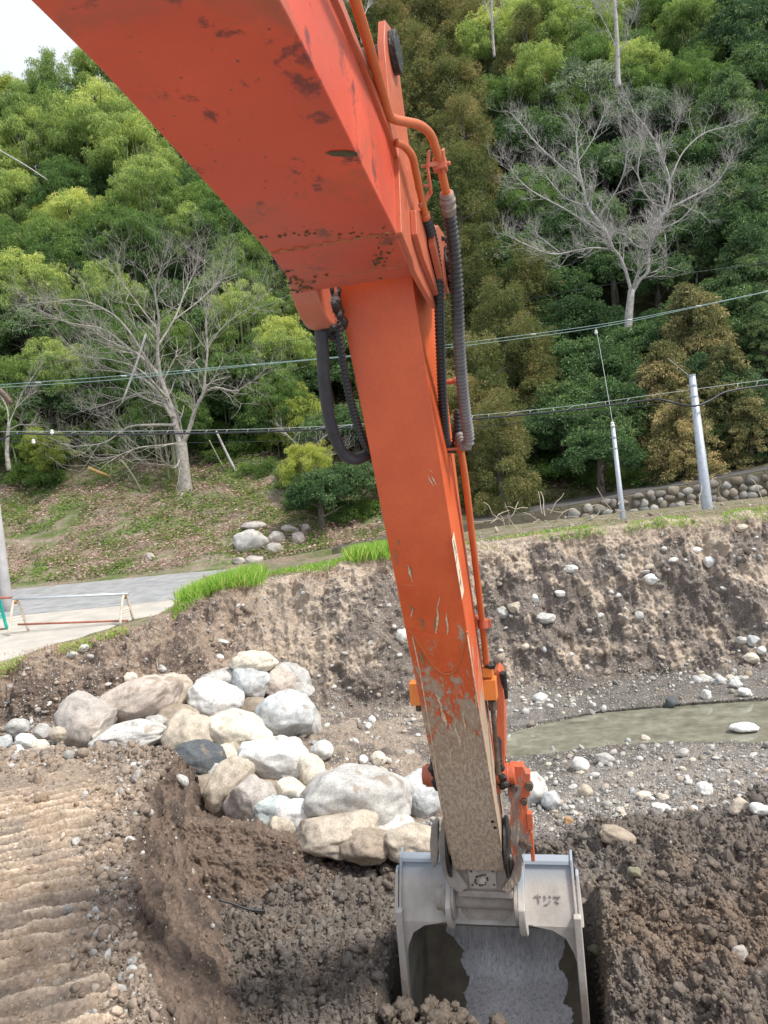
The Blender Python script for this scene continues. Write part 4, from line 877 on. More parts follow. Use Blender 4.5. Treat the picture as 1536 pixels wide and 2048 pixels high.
# arm pipe down the right side with clamp, block and nut
mb = MB(); mb.tube(spline(pxpath([(917, 888, 4.13), (921, 900, 4.17), (931, 960, 4.25), (945, 1080, 4.42), (957, 1180, 4.55), (965, 1250, 4.64), (974, 1340, 4.76)]), 8), .0195, 16)
mb.tube(pxpath([(918, 884, 4.12), (921, 900, 4.15)]), .03, 8)
part('arm_pipe', mb.mesh('arm_pipe', P_PIPE, True), exc)
mb = MB()
for x, y, Y in ((946, 1244, 4.66),):
    c_ = Wy(x, y, Y); mb.box(c_+np.array([0, 0, .03]), LX*.03, fX*.04, np.array([0, 0, .006])); mb.box(c_-np.array([0, 0, .03]), LX*.03, fX*.04, np.array([0, 0, .006])); mb.box(c_+LX*.027, LX*.004, fX*.04, np.array([0, 0, .03])); mb.box(c_-LX*.027, LX*.004, fX*.04, np.array([0, 0, .03]))
c_ = Wy(967, 1247, 4.64); mb.tube([c_+np.array([0, 0, -.028]), c_+np.array([0, 0, .028])], .032, 20); mb.box(c_+LX*.035, LX*.012, fX*.012, np.array([0, 0, .025]))
bevel(part('pipe_clamp', mb.mesh('pipe_clamp', P_SIDE), exc), .003)
mb = MB(); c_ = Wy(905, 763, 3.98); mb.tube([c_-LX*.06, c_+LX*.02], .013, 12); mb.tube([c_+LX*.012, c_+LX*.024], .022, 12)
part('stud', mb.mesh('stud', P_SIDE), exc)
mb = MB(); c_ = Wy(907, 898, 4.12); mb.box(c_, LX*.05, fX*.03, np.array([0, 0, .007])); mb.box(c_+LX*.045+np.array([0, 0, .03]), LX*.006, fX*.03, np.array([0, 0, .035])); bevel(part('hose_bracket', mb.mesh('hose_bracket', P_SIDE), exc), .002)
ORB = paint('fresh_orange_paint', base=(.72, .19, .03), scratch=.2)
mb = MB(); c_ = Wy(979, 1376, 4.78); mb.box(c_, LX*.046, fX*.05, np.array([0, 0, .066])); c2 = Wy(975, 1343, 4.76); mb.box(c2, LX*.036, fX*.03, np.array([0, 0, .030]))
vb = bevel(part('pipe_block', mb.mesh('pipe_block', ORB), exc), .005)
mb = MB(); c_ = Wy(985, 1410, 4.80); mb.tube([c_+np.array([0, 0, -.03]), c_+np.array([0, 0, .03])], .030, 6); mb.tube([c_+np.array([0, 0, -.45]), c_], .016, 12)
sub(vb, part('hose_nut', mb.mesh('hose_nut', DKST), exc))
mb = MB(); V, Fa = ICO[3]; mb.addnp(V*np.array([.035, .03, .022])*(1+.5*fbm(V, 2.4, 3)[:, None])+Wy(980, 1331, 4.74), Fa); sub(vb, part('grease', mb.mesh('grease', GREASE, True), exc))
# left side: block, pin boss, hoses
mb = MB(); c_ = Wy(835, 1385, 5.02); mb.box(c_, LX*.045, fX*.05, np.array([0, 0, .075])); vb = bevel(part('pipe_block', mb.mesh('pipe_block', ORB), exc), .005)
mb = MB(); c_ = Wy(838, 1412, 5.02); mb.tube([c_+np.array([0, 0, -.03]), c_+np.array([0, 0, .03])], .026, 6); sub(vb, part('hose_nut', mb.mesh('hose_nut', DKST), exc))
mb = MB(); mb.tube(spline(pxpath([(640, 640, 3.55), (645, 700, 3.62), (650, 780, 3.72), (662, 850, 3.83), (682, 900, 3.92), (706, 918, 3.96), (730, 912, 4.0), (752, 900, 4.06)]), 10), .030, 18)
part('hose', mb.mesh('hose', RUBBER, True), exc, label='thick smooth black rubber hose looping on the left')
mb = MB(); corr(mb, pxpath([(672, 640, 3.55), (682, 700, 3.62), (694, 770, 3.72), (712, 840, 3.85), (734, 895, 3.96), (756, 915, 4.06)]), .0175, .0115, .003)
part('hose', mb.mesh('hose', H2, True), exc, label='thin black corrugated hose between the rubber hose and the arm')
# bucket cylinder rod end and idler link (right), far side
lk = lambda pts, s_: [ats(x, y, s_) for x, y in pts]
def plate_s(name, pts, s0, s1, m_, root=exc, bv=.006):
    mb = MB(); mb.prism(lk(pts, s0), lk(pts, s0)+0*np.array(lk(pts, s0))+fX*(s1-s0)); return bevel(part(name, mb.mesh(name, m_), root), bv)
idl = plate_s('idler_link', [(987, 1345), (996, 1338), (1005, 1350), (1009, 1400), (1010, 1500), (1008, 1560), (1001, 1590), (990, 1585), (984, 1540), (990, 1470), (994, 1420), (993, 1380)], 4.98, 5.16, P_LINK)
mb = MB(); o_ = [(997, 1472), (1003, 1480), (1004, 1530), (998, 1565), (991, 1555), (991, 1500)]; mb.prism([p-fX*.001 for p in lk(o_, 4.98)], [p-fX*.004 for p in lk(o_, 4.98)])
sub(idl, part('dark_patch', mb.mesh('dark_patch', simple('bare_dark_steel', (.075, .072, .08), .6, .3, 14)), exc))
mb = MB(); mb.tube(pxpath([(1006, 1345, 4.95), (1010, 1395, 5.0)]), .022, 12); part('hose_fitting', mb.mesh('hose_fitting', GREASE), exc)
cyl_part('linkage_pin', 5.02, .52, -.32, .30, .062, P_SIDE, rings=[(-.30, -.235, .075), (.215, .262, .078)])
rg = np.random.default_rng(5)
for k in range(46):
    if k in (0, 23): mb = MB()
    V, Fa = ICO[2]; s_ = rg.uniform(.014, .036); sl = (-.225, .215)[k//23]; c_ = MP(5.0+rg.normal()*.03, sl+rg.uniform(-.02, .02), .52+rg.uniform(-.07, .13)); mb.addnp(V*s_*(1+.3*fbm(V+k, 2, 2)[:, None])+c_, Fa)
    if k in (22, 45): part('grease', mb.mesh('grease', GREASE, True), exc)
# bucket link plates
lkR = plate_s('bucket_link', [(1018, 1532), (1046, 1533), (1052, 1546), (1060, 1548), (1060, 1590), (1052, 1600), (1058, 1640), (1060, 1690), (1052, 1705), (1040, 1712), (1046, 1735), (1040, 1762), (1015, 1788), (1003, 1780), (1020, 1755), (1028, 1730), (1020, 1700), (1020, 1640), (1022, 1600), (1015, 1590)], 5.03, 5.12, P_LINK)
for x, y, r_ in ((1058, 1575, .03), (1045, 1690, .028), (1058, 1696, .022), (1028, 1578, .026), (1048, 1606, .024)):
    mb = MB(); c_ = ats(x, y, 5.0); mb.tube([c_, c_+fX*.05], r_, 6 if x > 1040 else 20); sub(lkR, bevel(part('bolt', mb.mesh('bolt', DKST), exc), .003))
mb = MB(); c_ = ats(1060, 1640, 5.05); mb.box(c_, LX*.018, fX*.03, np.array([0, 0, .055])); mb.box(ats(1064, 1690, 5.07), LX*.012, fX*.03, np.array([0, 0, .10])); sub(lkR, bevel(part('side_tab', mb.mesh('side_tab', P_SIDE), exc), .004))
lkL = plate_s('bucket_link', [(882, 1645), (896, 1650), (893, 1690), (899, 1722), (915, 1745), (935, 1775), (920, 1788), (902, 1775), (888, 1755), (880, 1725), (876, 1690)], 5.03, 5.12, MUD)
plate_s('link_disc', [(862, 1652), (868, 1645), (876, 1648), (877, 1700), (874, 1730), (866, 1738), (861, 1720), (859, 1690)], 5.12, 5.2, MUD, bv=.01)
for s_ in (-1, 1):
    o_ = cyl_part('rubber_seal', 5.12, -.02, s_*.185, s_*.205, .20, GREASE, n=40)
# yoke below the arm with inspection plate
yk = plate_s('yoke', [(899, 1722), (1028, 1722), (1037, 1745), (1030, 1768), (1012, 1790), (925, 1788), (905, 1765), (895, 1742)], 5.09, 5.2, MUD, bv=.02)
mb = MB(); mb.prism([p for p in lk([(916, 1782), (1026, 1786), (1026, 1799), (916, 1794)], 5.06)], [p+fX*.1 for p in lk([(916, 1782), (1026, 1786), (1026, 1799), (916, 1794)], 5.06)]); sub(yk, bevel(part('yoke_lip', mb.mesh('yoke_lip', MUD), exc), .008))
sq = [(936, 1738), (992, 1736), (994, 1775), (940, 1775)]
mb = MB(); mb.prism([p-fX*.001 for p in lk(sq, 5.09)], [p-fX*.014 for p in lk(sq, 5.09)]); cp_ = sub(yk, bevel(part('cover_plate', mb.mesh('cover_plate', simple('pale_mud_plate', (.42, .37, .32), .8, .2, 14, bmp=.3)), exc), .003))
mb = MB(); c_ = ats(966, 1762, 5.07); mb.tube([c_, c_+fX*.03], .024, 24); part('bolt', mb.mesh('bolt', simple('pinkish_bolt', (.50, .41, .37), .7)), exc).parent = exc
mb = MB()
for x, y in ((942, 1743), (985, 1743), (945, 1770), (988, 1770)): c_ = ats(x, y, 5.072); mb.tube([c_, c_+fX*.01], .008, 12)
for k in range(14):
    an = k*2*math.pi/14; V, Fa = ICO[1]; mb.addnp(V*.009+ats(962+math.cos(an)*12*rg.uniform(.8, 1.2), 1760+math.sin(an)*10*rg.uniform(.8, 1.3), 5.075), Fa)
sub(yk, part('plate_holes', mb.mesh('plate_holes', DKST), exc))
# ------ bucket
BK = (5.17, -.43)
pinb = cyl_part('bucket_pin', 5.17, -.43, -.20, .215, .060, MUD, bv=.004)
M, t, b = mat('bucket_steel'); v = objco(t)
n1 = noise_node(t, scaled(t, v, (1, 1, .5)), 5, 6, .65); n2 = noise_node(t, v, 40, 5, .7)
g = N(t, 'ShaderNodeNewGeometry'); sx = N(t, 'ShaderNodeSeparateXYZ'); L(t, g.outputs['Position'], sx.inputs[0])
c = ramp(t, n1, [(.3, (.34, .31, .28)), (.55, (.48, .445, .41)), (.75, (.58, .545, .51))])
mr = N(t, 'ShaderNodeMapRange'); L(t, sx.outputs[2], mr.inputs[0]); mr.inputs[1].default_value = -.40; mr.inputs[2].default_value = -.22
c = mixc(t, ramp(t, mth(t, 'MULTIPLY', mr.outputs[0], mth(t, 'ADD', n1, .3)), [(.12, 0.), (.6, .85)]), c, (.27, .32, .385))
mr2 = N(t, 'ShaderNodeMapRange'); L(t, sx.outputs[2], mr2.inputs[0]); mr2.inputs[1].default_value = -.75; mr2.inputs[2].default_value = -1.15
c = mixc(t, ramp(t, mth(t, 'MULTIPLY', mr2.outputs[0], mth(t, 'ADD', n2, .4)), [(.3, 0.), (.7, .75)]), c, (.17, .14, .115))
L(t, c, b.inputs['Base Color']); b.inputs['Roughness'].default_value = .65; bump(t, b, mth(t, 'ADD', n1, n2), .25, .008); BKT = M
M, t, b = mat('bucket_inside'); v = objco(t)
n1 = noise_node(t, v, 6, 6, .7); ns = noise_node(t, scaled(t, v, (16, 16, 2.2)), 3., 7, .8); ng = noise_node(t, v, 60, 4, .7)
a = attr(t, 'polish').outputs['Fac']
k = ramp(t, mth(t, 'ADD', a, mth(t, 'MULTIPLY', mth(t, 'SUBTRACT', n1, .5), .6)), [(.47, 0.), (.53, 1.)])
mudc = ramp(t, n1, [(.3, (.13, .112, .086)), (.7, (.24, .205, .155))])
stl = ramp(t, mth(t, 'ADD', mth(t, 'MULTIPLY', ns, .8), mth(t, 'MULTIPLY', ng, .2)), [(.36, (.34, .335, .34)), (.48, (.72, .71, .73)), (.6, (.92, .91, .94))])
stl = mixc(t, 1., stl, attr(t, 'band').outputs['Color'], 'MULTIPLY'); L(t, mixc(t, k, mudc, stl), b.inputs['Base Color']); L(t, mth(t, 'MULTIPLY', k, .15), b.inputs['Metallic'])
L(t, ramp(t, k, [(0, .85), (1, .45)]), b.inputs['Roughness']); bump(t, b, mth(t, 'ADD', mth(t, 'MULTIPLY', ns, .4), mth(t, 'MULTIPLY', k, -.6)), .5, .008); BIN = M
W0 = .615
prof = spline([(5.19, -.64), (5.34, -.59), (5.56, -.60), (5.78, -.72), (5.92, -.94), (5.95, -1.18), (5.86, -1.42), (5.66, -1.58), (5.40, -1.66), (5.10, -1.68)], 8)
lat = np.concatenate([[-W0], np.linspace(-W0+.03, W0-.03, 60), [W0]]); nl_, npf = len(lat), len(prof)
cxy = np.array([5.45, -1.1])
def shell(off):
    V = []
    for i, l in enumerate(lat):
        for s_, z_ in prof:
            d = np.array([s_, z_])-cxy; d /= np.linalg.norm(d); ed = max(0, abs(l)-(W0-.10))/.10; rr_ = 1-.16*(ed**2.2)*(1 if z_ > -1.3 else .4); q_ = cxy+(np.array([s_, z_])-cxy)*rr_+d*off; V.append(MP(q_[0], l, q_[1]))
    return np.array(V)
Vi = shell(0); Vo = shell(.025); gf = grid_faces(nl_, npf)
lg = np.repeat(lat, npf); pg_ = np.tile(np.linspace(0, 1, npf), nl_)
pol = sst(-.44, -.20, lg-.10*np.sin(pg_*9)+fbm(Vi, 6., 4)*.25)*(1-sst(.36, .54, lg+.05*np.sin(pg_*7)+fbm(Vi, 5., 4, off=4.)*.25))*sst(.05, .16, pg_)*(1-sst(.93, 1., pg_)*0)
bucket = part('bucket', npmesh('bucket', Vi, gf[:, ::-1], BIN, True, {'polish': pol, 'band': .62+.55*np.exp(-((pg_-.30)/.07)**2)+.50*sst(.55, .85, pg_)+fbm(Vi, 3., 3)*.3}), exc)
mb = MB(); mb.addnp(Vo, gf); sub(bucket, part('bucket_back', mb.mesh('bucket_back', BKT, True), exc))
# side plates
spf = [(5.17, -.60)]+[tuple(p) for p in prof]+[(5.08, -1.70), (5.12, -1.3), (5.14, -.9)]
for s_ in (-1, 1):
    mb = MB(); mb.prism([MP(a_, s_*(W0-.012), z_) for a_, z_ in spf], [MP(a_, s_*(W0+.006), z_) for a_, z_ in spf])
    sp_ = sub(bucket, part('side_plate', mb.mesh('side_plate', simple('muddy_side_steel', (.17, .16, .13), .75, .35, 7, bmp=.3)), exc))
    e = [(5.13, -.52), (5.20, -.52), (5.20, -.9), (5.18, -1.3), (5.14, -1.72), (5.06, -1.72), (5.10, -1.3), (5.12, -.9)]
    mb = MB(); mb.prism([MP(a_, s_*(W0-.022), z_) for a_, z_ in e], [MP(a_, s_*(W0+.03), z_) for a_, z_ in e]); bevel(sub(bucket, part('side_cutter', mb.mesh('side_cutter', BKT), exc)), .008)
    # corner gusset rounding the mouth
    mb = MB(); gp = [(W0-.005, -.60), (W0-.005, -.95), (W0-.035, -.80), (W0-.085, -.69), (W0-.17, -.635), (W0-.30, -.61), (W0-.30, -.60)]
    mb.prism([MP(5.165, s_*l_, z_) for l_, z_ in gp], [MP(5.22, s_*l_, z_) for l_, z_ in gp]); bevel(sub(bucket, part('corner_gusset', mb.mesh('corner_gusset', BKT), exc)), .006)
# top plate (the wide plate carrying the ears), leaning back
def TP(l, v_, out=0.):  # v_ 0 lower lip .. 1 top
    return MP(5.165+.17*v_-out*.9, l, -.605+.385*v_-out*.35)
for s_ in (-1, 1):
    mb = MB(); a0, a1 = (.20*s_, (W0-.0)*s_)
    mb.prism([TP(a0, 0), TP(a1, 0), TP(a1*.985, 1), TP(a0, 1)], [TP(a0, 0, -.04), TP(a1, 0, -.04), TP(a1*.985, 1, -.04), TP(a0, 1, -.04)])
    tp = bevel(sub(bucket, part('top_plate', mb.mesh('top_plate', BKT), exc)), .006)
    mb = MB(); mb.prism([TP(a0, .96, .03), TP(a1*.985, .96, .03), TP(a1*.985, 1.03, .03), TP(a0, 1.03, .03)], [TP(a0, .96, -.03), TP(a1*.985, .96, -.03), TP(a1*.985, 1.03, -.03), TP(a0, 1.03, -.03)])
    mb.prism([TP(a1*.985, 0, .03), TP(a1*1.015, 0, .03), TP(a1*1.0, 1.08, .05), TP(a1*.97, 1.08, .05)], [TP(a1*.985, 0, -.05), TP(a1*1.015, 0, -.05), TP(a1*1.0, 1.08, -.05), TP(a1*.97, 1.08, -.05)])
    bevel(sub(bucket, part('top_rim', mb.mesh('top_rim', BKT), exc)), .006)
    mb = MB(); mb.prism([TP(a1*1.025, .05, .03), TP(a1*1.075, .05, .03), TP(a1*1.055, .82, .03), TP(a1*1.02, .82, .03)], [TP(a1*1.025, .05, -.03), TP(a1*1.075, .05, -.03), TP(a1*1.055, .82, -.03), TP(a1*1.02, .82, -.03)]); bevel(sub(bucket, part('side_lug', mb.mesh('side_lug', BKT), exc)), .006)
mb = MB(); tz = lk([(922, 1815), (1030, 1819), (1026, 1826), (1011, 1842), (936, 1839), (922, 1822)], 5.15); mb.prism(tz, [p+fX*.04 for p in tz]); bevel(sub(bucket, part('hinge_plate', mb.mesh('hinge_plate', MUD), exc)), .006)
# ears with stacked collars around the bucket pin
def ear_plate(l0, l1, r0_, r1_, up_):
    an = np.linspace(rad(200), rad(-20)+0, 2); pr = [(5.17+math.cos(a_)*r0_, -.45+math.sin(a_)*r1_) for a_ in np.linspace(math.pi*.95, math.pi*2.05, 22)]+[(5.33, -.2+up_), (5.25, -.19+up_)]
    mb = MB(); mb.prism([MP(a_, l0, z_) for a_, z_ in pr], [MP(a_, l1, z_) for a_, z_ in pr]); return bevel(sub(bucket, part('ear', mb.mesh('ear', BKT), exc)), .008)
ear_plate(-.262, -.222, .135, .185, -.02); ear_plate(.235, .285, .15, .215, .06)
sub(bucket, cyl_part('collar', 5.17, -.44, -.222, -.20, .125, MUD, rings=[(-.212, -.196, .105)], n=40))
sub(bucket, cyl_part('collar', 5.17, -.44, .212, .235, .15, MUD, rings=[(.205, .214, .12)], n=40))
sub(bucket, cyl_part('pin_head', 5.17, -.43, -.335, -.262, .075, MUD, rings=[(-.285, -.262, .10), (-.335, -.30, .055)], n=32))
# raised weld letters on the right top plate
mb = MB()
def TX(x, y): # pixel -> plate surface
    p0 = TP(0, 0); n_ = np.cross(LX, TP(0, 1)-TP(0, 0)); n_ /= np.linalg.norm(n_); d = ray(x, y); t_ = ((p0-CAM)@n_)/(d@n_); return CAM+d*t_-ray(968, 1790)*.006
for st_ in ([(372, 888), (500, 888)], [(438, 850), (452, 930), (466, 1010)], [(560, 868), (600, 925)], [(660, 872), (698, 908)], [(570, 1048), (625, 1040), (678, 975)], [(742, 888), (800, 905), (862, 892)], [(862, 892), (820, 950)], [(772, 972), (845, 1022)], [(565, 948), (590, 938)]):
    mb.tube([TX(1030+x/9.6, 1700+y/9.6) for x, y in st_], .0045, 8)
sub(bucket, part('weld_letters', mb.mesh('weld_letters', simple('letter_bead', (.25, .215, .19), .7)), exc))
# soil carried in the bucket mouth
mb = MB(); rg = np.random.default_rng(15)
for k in range(900):
    V, Fa = rockshape(3, 900+k % 12, 5, .8, .9); s_ = rg.uniform(.018, .06)*(1 if k % 5 else 1.5); mb.addnp(V*s_+(lambda ll: MP(4.72+rg.uniform(-.22, .32), ll, -1.15-.26*max(0, (ll+.12))/.4+.05*math.sin(ll*14)+rg.uniform(-.35, .06)))(rg.uniform(-.72, .42)), Fa)
o = part('soil_load', npmesh('soil_load', np.concatenate(mb.v), np.array(mb.f[3]), bpy.data.materials['soil_and_gravel'], True, {'alb': np.tile(C3(.17, .14, .115), (mb.n, 1)), 'grit': np.zeros(mb.n)}), exc)
# ================================================================== VEGETATION
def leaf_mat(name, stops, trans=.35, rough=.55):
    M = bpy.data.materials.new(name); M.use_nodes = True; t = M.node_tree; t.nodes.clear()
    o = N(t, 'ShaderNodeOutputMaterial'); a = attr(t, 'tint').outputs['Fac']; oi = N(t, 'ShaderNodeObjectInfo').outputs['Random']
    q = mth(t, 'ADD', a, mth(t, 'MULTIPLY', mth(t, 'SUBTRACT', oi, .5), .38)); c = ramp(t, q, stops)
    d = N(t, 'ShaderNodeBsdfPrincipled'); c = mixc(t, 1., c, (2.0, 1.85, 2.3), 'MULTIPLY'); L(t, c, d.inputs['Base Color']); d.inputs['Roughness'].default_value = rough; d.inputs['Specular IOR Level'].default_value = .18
    tr = N(t, 'ShaderNodeBsdfTranslucent'); L(t, mixc(t, 1., c, (1.15, 1.25, .7), 'MULTIPLY'), tr.inputs['Color'])
    m_ = N(t, 'ShaderNodeMixShader'); m_.inputs[0].default_value = trans; L(t, d.outputs[0], m_.inputs[1]); L(t, tr.outputs[0], m_.inputs[2]); L(t, m_.outputs[0], o.inputs['Surface']); return M
LM = {
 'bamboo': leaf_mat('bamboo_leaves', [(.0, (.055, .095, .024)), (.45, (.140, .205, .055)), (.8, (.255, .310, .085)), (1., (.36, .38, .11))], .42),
 'darkbamboo': leaf_mat('shaded_bamboo_leaves', [(.0, (.022, .050, .014)), (.5, (.060, .115, .028)), (1., (.13, .19, .042))], .38),  # bamboo greens darkened in colour to stand for shade
 'yellow': leaf_mat('yellow_green_leaves', [(.0, (.07, .10, .02)), (.5, (.175, .23, .045)), (1., (.29, .31, .07))], .42),
 'broad': leaf_mat('evergreen_leaves', [(.0, (.018, .040, .015)), (.5, (.050, .098, .032)), (1., (.120, .180, .062))], .25, .42),
 'pale': leaf_mat('pale_evergreen_leaves', [(.0, (.03, .055, .025)), (.5, (.085, .125, .065)), (1., (.21, .25, .16))], .3, .4),
 'cedar': leaf_mat('cedar_sprays', [(.0, (.030, .045, .014)), (.4, (.075, .098, .028)), (.75, (.130, .138, .045)), (1., (.19, .155, .06))], .25),
 'fir': leaf_mat('fir_sprays', [(.0, (.017, .040, .018)), (.5, (.052, .100, .036)), (1., (.140, .190, .068))], .22),
 'olive': leaf_mat('olive_fir_sprays', [(.0, (.030, .042, .016)), (.45, (.085, .098, .034)), (.8, (.185, .172, .070)), (1., (.32, .27, .12))], .25),
 'grass': leaf_mat('grass_blades', [(.0, (.07, .15, .025)), (.5, (.14, .27, .04)), (.85, (.26, .36, .08)), (1., (.42, .36, .18))], .45),
 'dry': leaf_mat('dry_litter', [(.0, (.12, .08, .05)), (.5, (.26, .20, .14)), (1., (.42, .35, .27))], .2, .8)}
BARK = simple('grey_bark', (.36, .335, .30), .9, .4, 9, bmp=.4); BARKD = simple('shaded_bark', (.115, .10, .085), .9, .4, 9, bmp=.4); BARKW = simple('pale_bark', (.42, .40, .38), .85, .3, 7, bmp=.3); CULM = simple('bamboo_culm', (.20, .22, .12), .6, .3, 4)  # shaded bark: shade put into the colour so wood trunks stay hidden
def leaves(cen, axis, ln, wd, r, tint, droop=.0, fold=.25):
    n = len(cen); ax = axis/np.linalg.norm(axis, axis=1)[:, None]; q = r.normal(size=(n, 3)); sd_ = np.cross(ax, q); sd_ /= np.linalg.norm(sd_, axis=1)[:, None]+1e-9
    up_ = np.cross(sd_, ax); ln = np.broadcast_to(ln, (n,))[:, None]; wd = np.broadcast_to(wd, (n,))[:, None]
    V = np.stack([cen, cen+ax*ln*.45+sd_*wd*.5+up_*wd*fold, cen+ax*ln-np.array([0, 0, 1.])*ln*droop, cen+ax*ln*.45-sd_*wd*.5+up_*wd*fold], 1).reshape(-1, 3)
    return V, np.arange(n*4).reshape(n, 4), np.repeat(tint, 4)
def crown_mesh(kind, seed):
    """crown around the origin, about 1 unit half-width for a dome; returns mesh, trunk height info in metres"""
    r = np.random.default_rng(seed); C_, A_l, T_l, LN, WD = [], [], [], [], []; dr = .0
    def clump(c, rad_, n, ln, wd, out=1., down=.3, tint=.5, flat=1., tv=.2):
        d = r.normal(size=(n, 3)); d /= np.linalg.norm(d, axis=1)[:, None]; k = r.uniform(.45, 1.05, n)**.6
        p = c+d*k[:, None]*rad_*np.array([1, 1, flat]); a_ = d*out+r.normal(size=(n, 3))*.45-np.array([0, 0, down])
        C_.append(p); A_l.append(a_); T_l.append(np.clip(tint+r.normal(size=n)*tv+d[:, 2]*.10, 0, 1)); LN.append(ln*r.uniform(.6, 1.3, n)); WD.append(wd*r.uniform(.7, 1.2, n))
    if kind in ('bamboo', 'darkbamboo', 'yellow'):
        for k in range(44):                       # plumes: arching culm tops with drooping foliage
            th_ = r.uniform(0, 6.283); el = math.asin(r.uniform(-.55, 1.)); ro = r.uniform(.75, 1.08)
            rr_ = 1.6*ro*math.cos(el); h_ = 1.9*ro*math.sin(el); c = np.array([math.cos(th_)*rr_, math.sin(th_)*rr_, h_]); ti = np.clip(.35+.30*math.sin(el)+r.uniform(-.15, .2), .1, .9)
            for q in range(6): clump(c+r.normal(size=3)*np.array([.20, .20, .12])+np.array([math.cos(th_), math.sin(th_), 0])*q*.09-np.array([0, 0, q*.14]), .27, 105, .16, .034, .6, .9, ti, .7, .16)
    elif kind == 'broad' or kind == 'pale':
        for k in range(52):
            d = r.normal(size=3); d /= np.linalg.norm(d); d[2] = abs(d[2])*.9-.25; c = d*r.uniform(.9, 1.35)*np.array([1.35, 1.35, 1.15])
            ti = r.uniform(.2, .8)
            for q in range(4): clump(c+r.normal(size=3)*.22,   .30, 85, .13, .062, .9, .15, ti, .55, .16)
    elif kind == 'cedar':
        for k in range(100):
            z = -2.7+5.1*r.random()**1.5; R_ = (1-(z+2.8)/5.6)**.65*1.65+.25; th_ = r.uniform(0, 6.283); rr_ = R_*r.uniform(.6, 1.)
            c = np.array([math.cos(th_)*rr_, math.sin(th_)*rr_, z]); ti = r.uniform(.2, .85)
            for q in range(4):
                clump(c+r.normal(size=3)*.17,   .26, 100, .14, .03, 1.2, -.1, ti, .85, .18)
    elif kind in ('fir', 'olive'):
        for k in range(105):                       # layered drooping boughs
            z = r.uniform(-2.4, 2.3); R_ = (1-(z+2.7)/5.4)**.6*2.0+.2; th_ = r.uniform(0, 6.283); dirr = np.array([math.cos(th_), math.sin(th_), 0]); ti = r.uniform(.2, .8)
            for q in range(6):
                f_ = (q+1)/6; c = dirr*R_*f_*.98+np.array([0, 0, z-.35*f_*f_+.12*math.sin(f_*3)]); clump(c+r.normal(size=3)*.07, .19+.05*q/6, int(34+16*f_), .15, .045, .7, .25, ti+.12*(f_-.5), .42, .15)
    elif kind == 'shrub' or kind == 'bush':
        for k in range(40):
            d = r.normal(size=3); d /= np.linalg.norm(d); d[2] = abs(d[2]); c = d*r.uniform(.5, 1.1)*np.array([1.3, 1.3, .9]); ti = r.uniform(.3, .8)
            for q in range(3): clump(c+r.normal(size=3)*.2, .26, 60, .13, .05, .9, .2, ti, .7, .18)
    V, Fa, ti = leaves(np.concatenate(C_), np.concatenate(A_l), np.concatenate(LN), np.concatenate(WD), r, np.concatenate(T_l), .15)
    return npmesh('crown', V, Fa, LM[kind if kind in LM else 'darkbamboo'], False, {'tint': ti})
KIND = {  # half width, half height of crown, trunk length below crown centre (m, at scale 1), thing name, category
 'bamboo': (1.9, 2.1, 4.6, 'bamboo_clump', 'bamboo'), 'darkbamboo': (1.9, 2.1, 3.1, 'bamboo_clump', 'bamboo'), 'yellow': (1.9, 2.1, 2.6, 'bamboo_clump', 'bamboo'),
 'broad': (1.75, 1.6, 2.1, 'evergreen_tree', 'tree'), 'pale': (1.75, 1.6, 2.6, 'evergreen_tree', 'tree'), 'cedar': (1.75, 2.7, 3.2, 'cedar_tree', 'tree'),
 'fir': (2.05, 2.6, 2.8, 'fir_tree', 'tree'), 'olive': (2.05, 2.6, 2.7, 'fir_tree', 'tree')}
CM = {k: [crown_mesh(k, 100+i*7+j) for j in range(3)] for i, k in enumerate(KIND)}
def trunk_mesh(kind, seed):
    r = np.random.default_rng(seed); H = KIND[kind][2]; mb = MB()
    if 'bamboo' in kind or kind == 'yellow':
        for k in range(9):
            a_ = r.uniform(0, 6.28); b_ = r.uniform(.1, .8); t_ = r.uniform(.5, 1.6); mb.tube(spline([(math.cos(a_)*b_, math.sin(a_)*b_, -H-1), (math.cos(a_)*b_*1.1, math.sin(a_)*b_*1.1, -H*.4), (math.cos(a_)*t_*.7, math.sin(a_)*t_*.7, .2), (math.cos(a_)*t_*1.1, math.sin(a_)*t_*1.1, 1.)], 4), np.linspace(.055, .015, 13), 5, False)
        return mb.mesh('culms', CULM, True)
    mb.tube(spline([(0, 0, -H-1), (r.normal()*.1, r.normal()*.1, -H*.5), (0, 0, 0), (0, 0, 1.8 if kind in ('cedar', 'fir', 'olive') else .6)], 4), np.linspace(.22, .05, 13), 7, False)
    for k in range(8):
        a_ = r.uniform(0, 6.28); z_ = r.uniform(-1.8, .8); mb.tube(spline([(0, 0, z_), (math.cos(a_)*.6, math.sin(a_)*.6, z_+.25), (math.cos(a_)*1.2, math.sin(a_)*1.2, z_+.5)], 3), np.linspace(.07, .02, 7), 5, False)
    return mb.mesh('trunk', BARKD, True)
TM = {k: [trunk_mesh(k, 50+i+j) for j in range(2)] for i, k in enumerate(KIND)}
tcount = 0
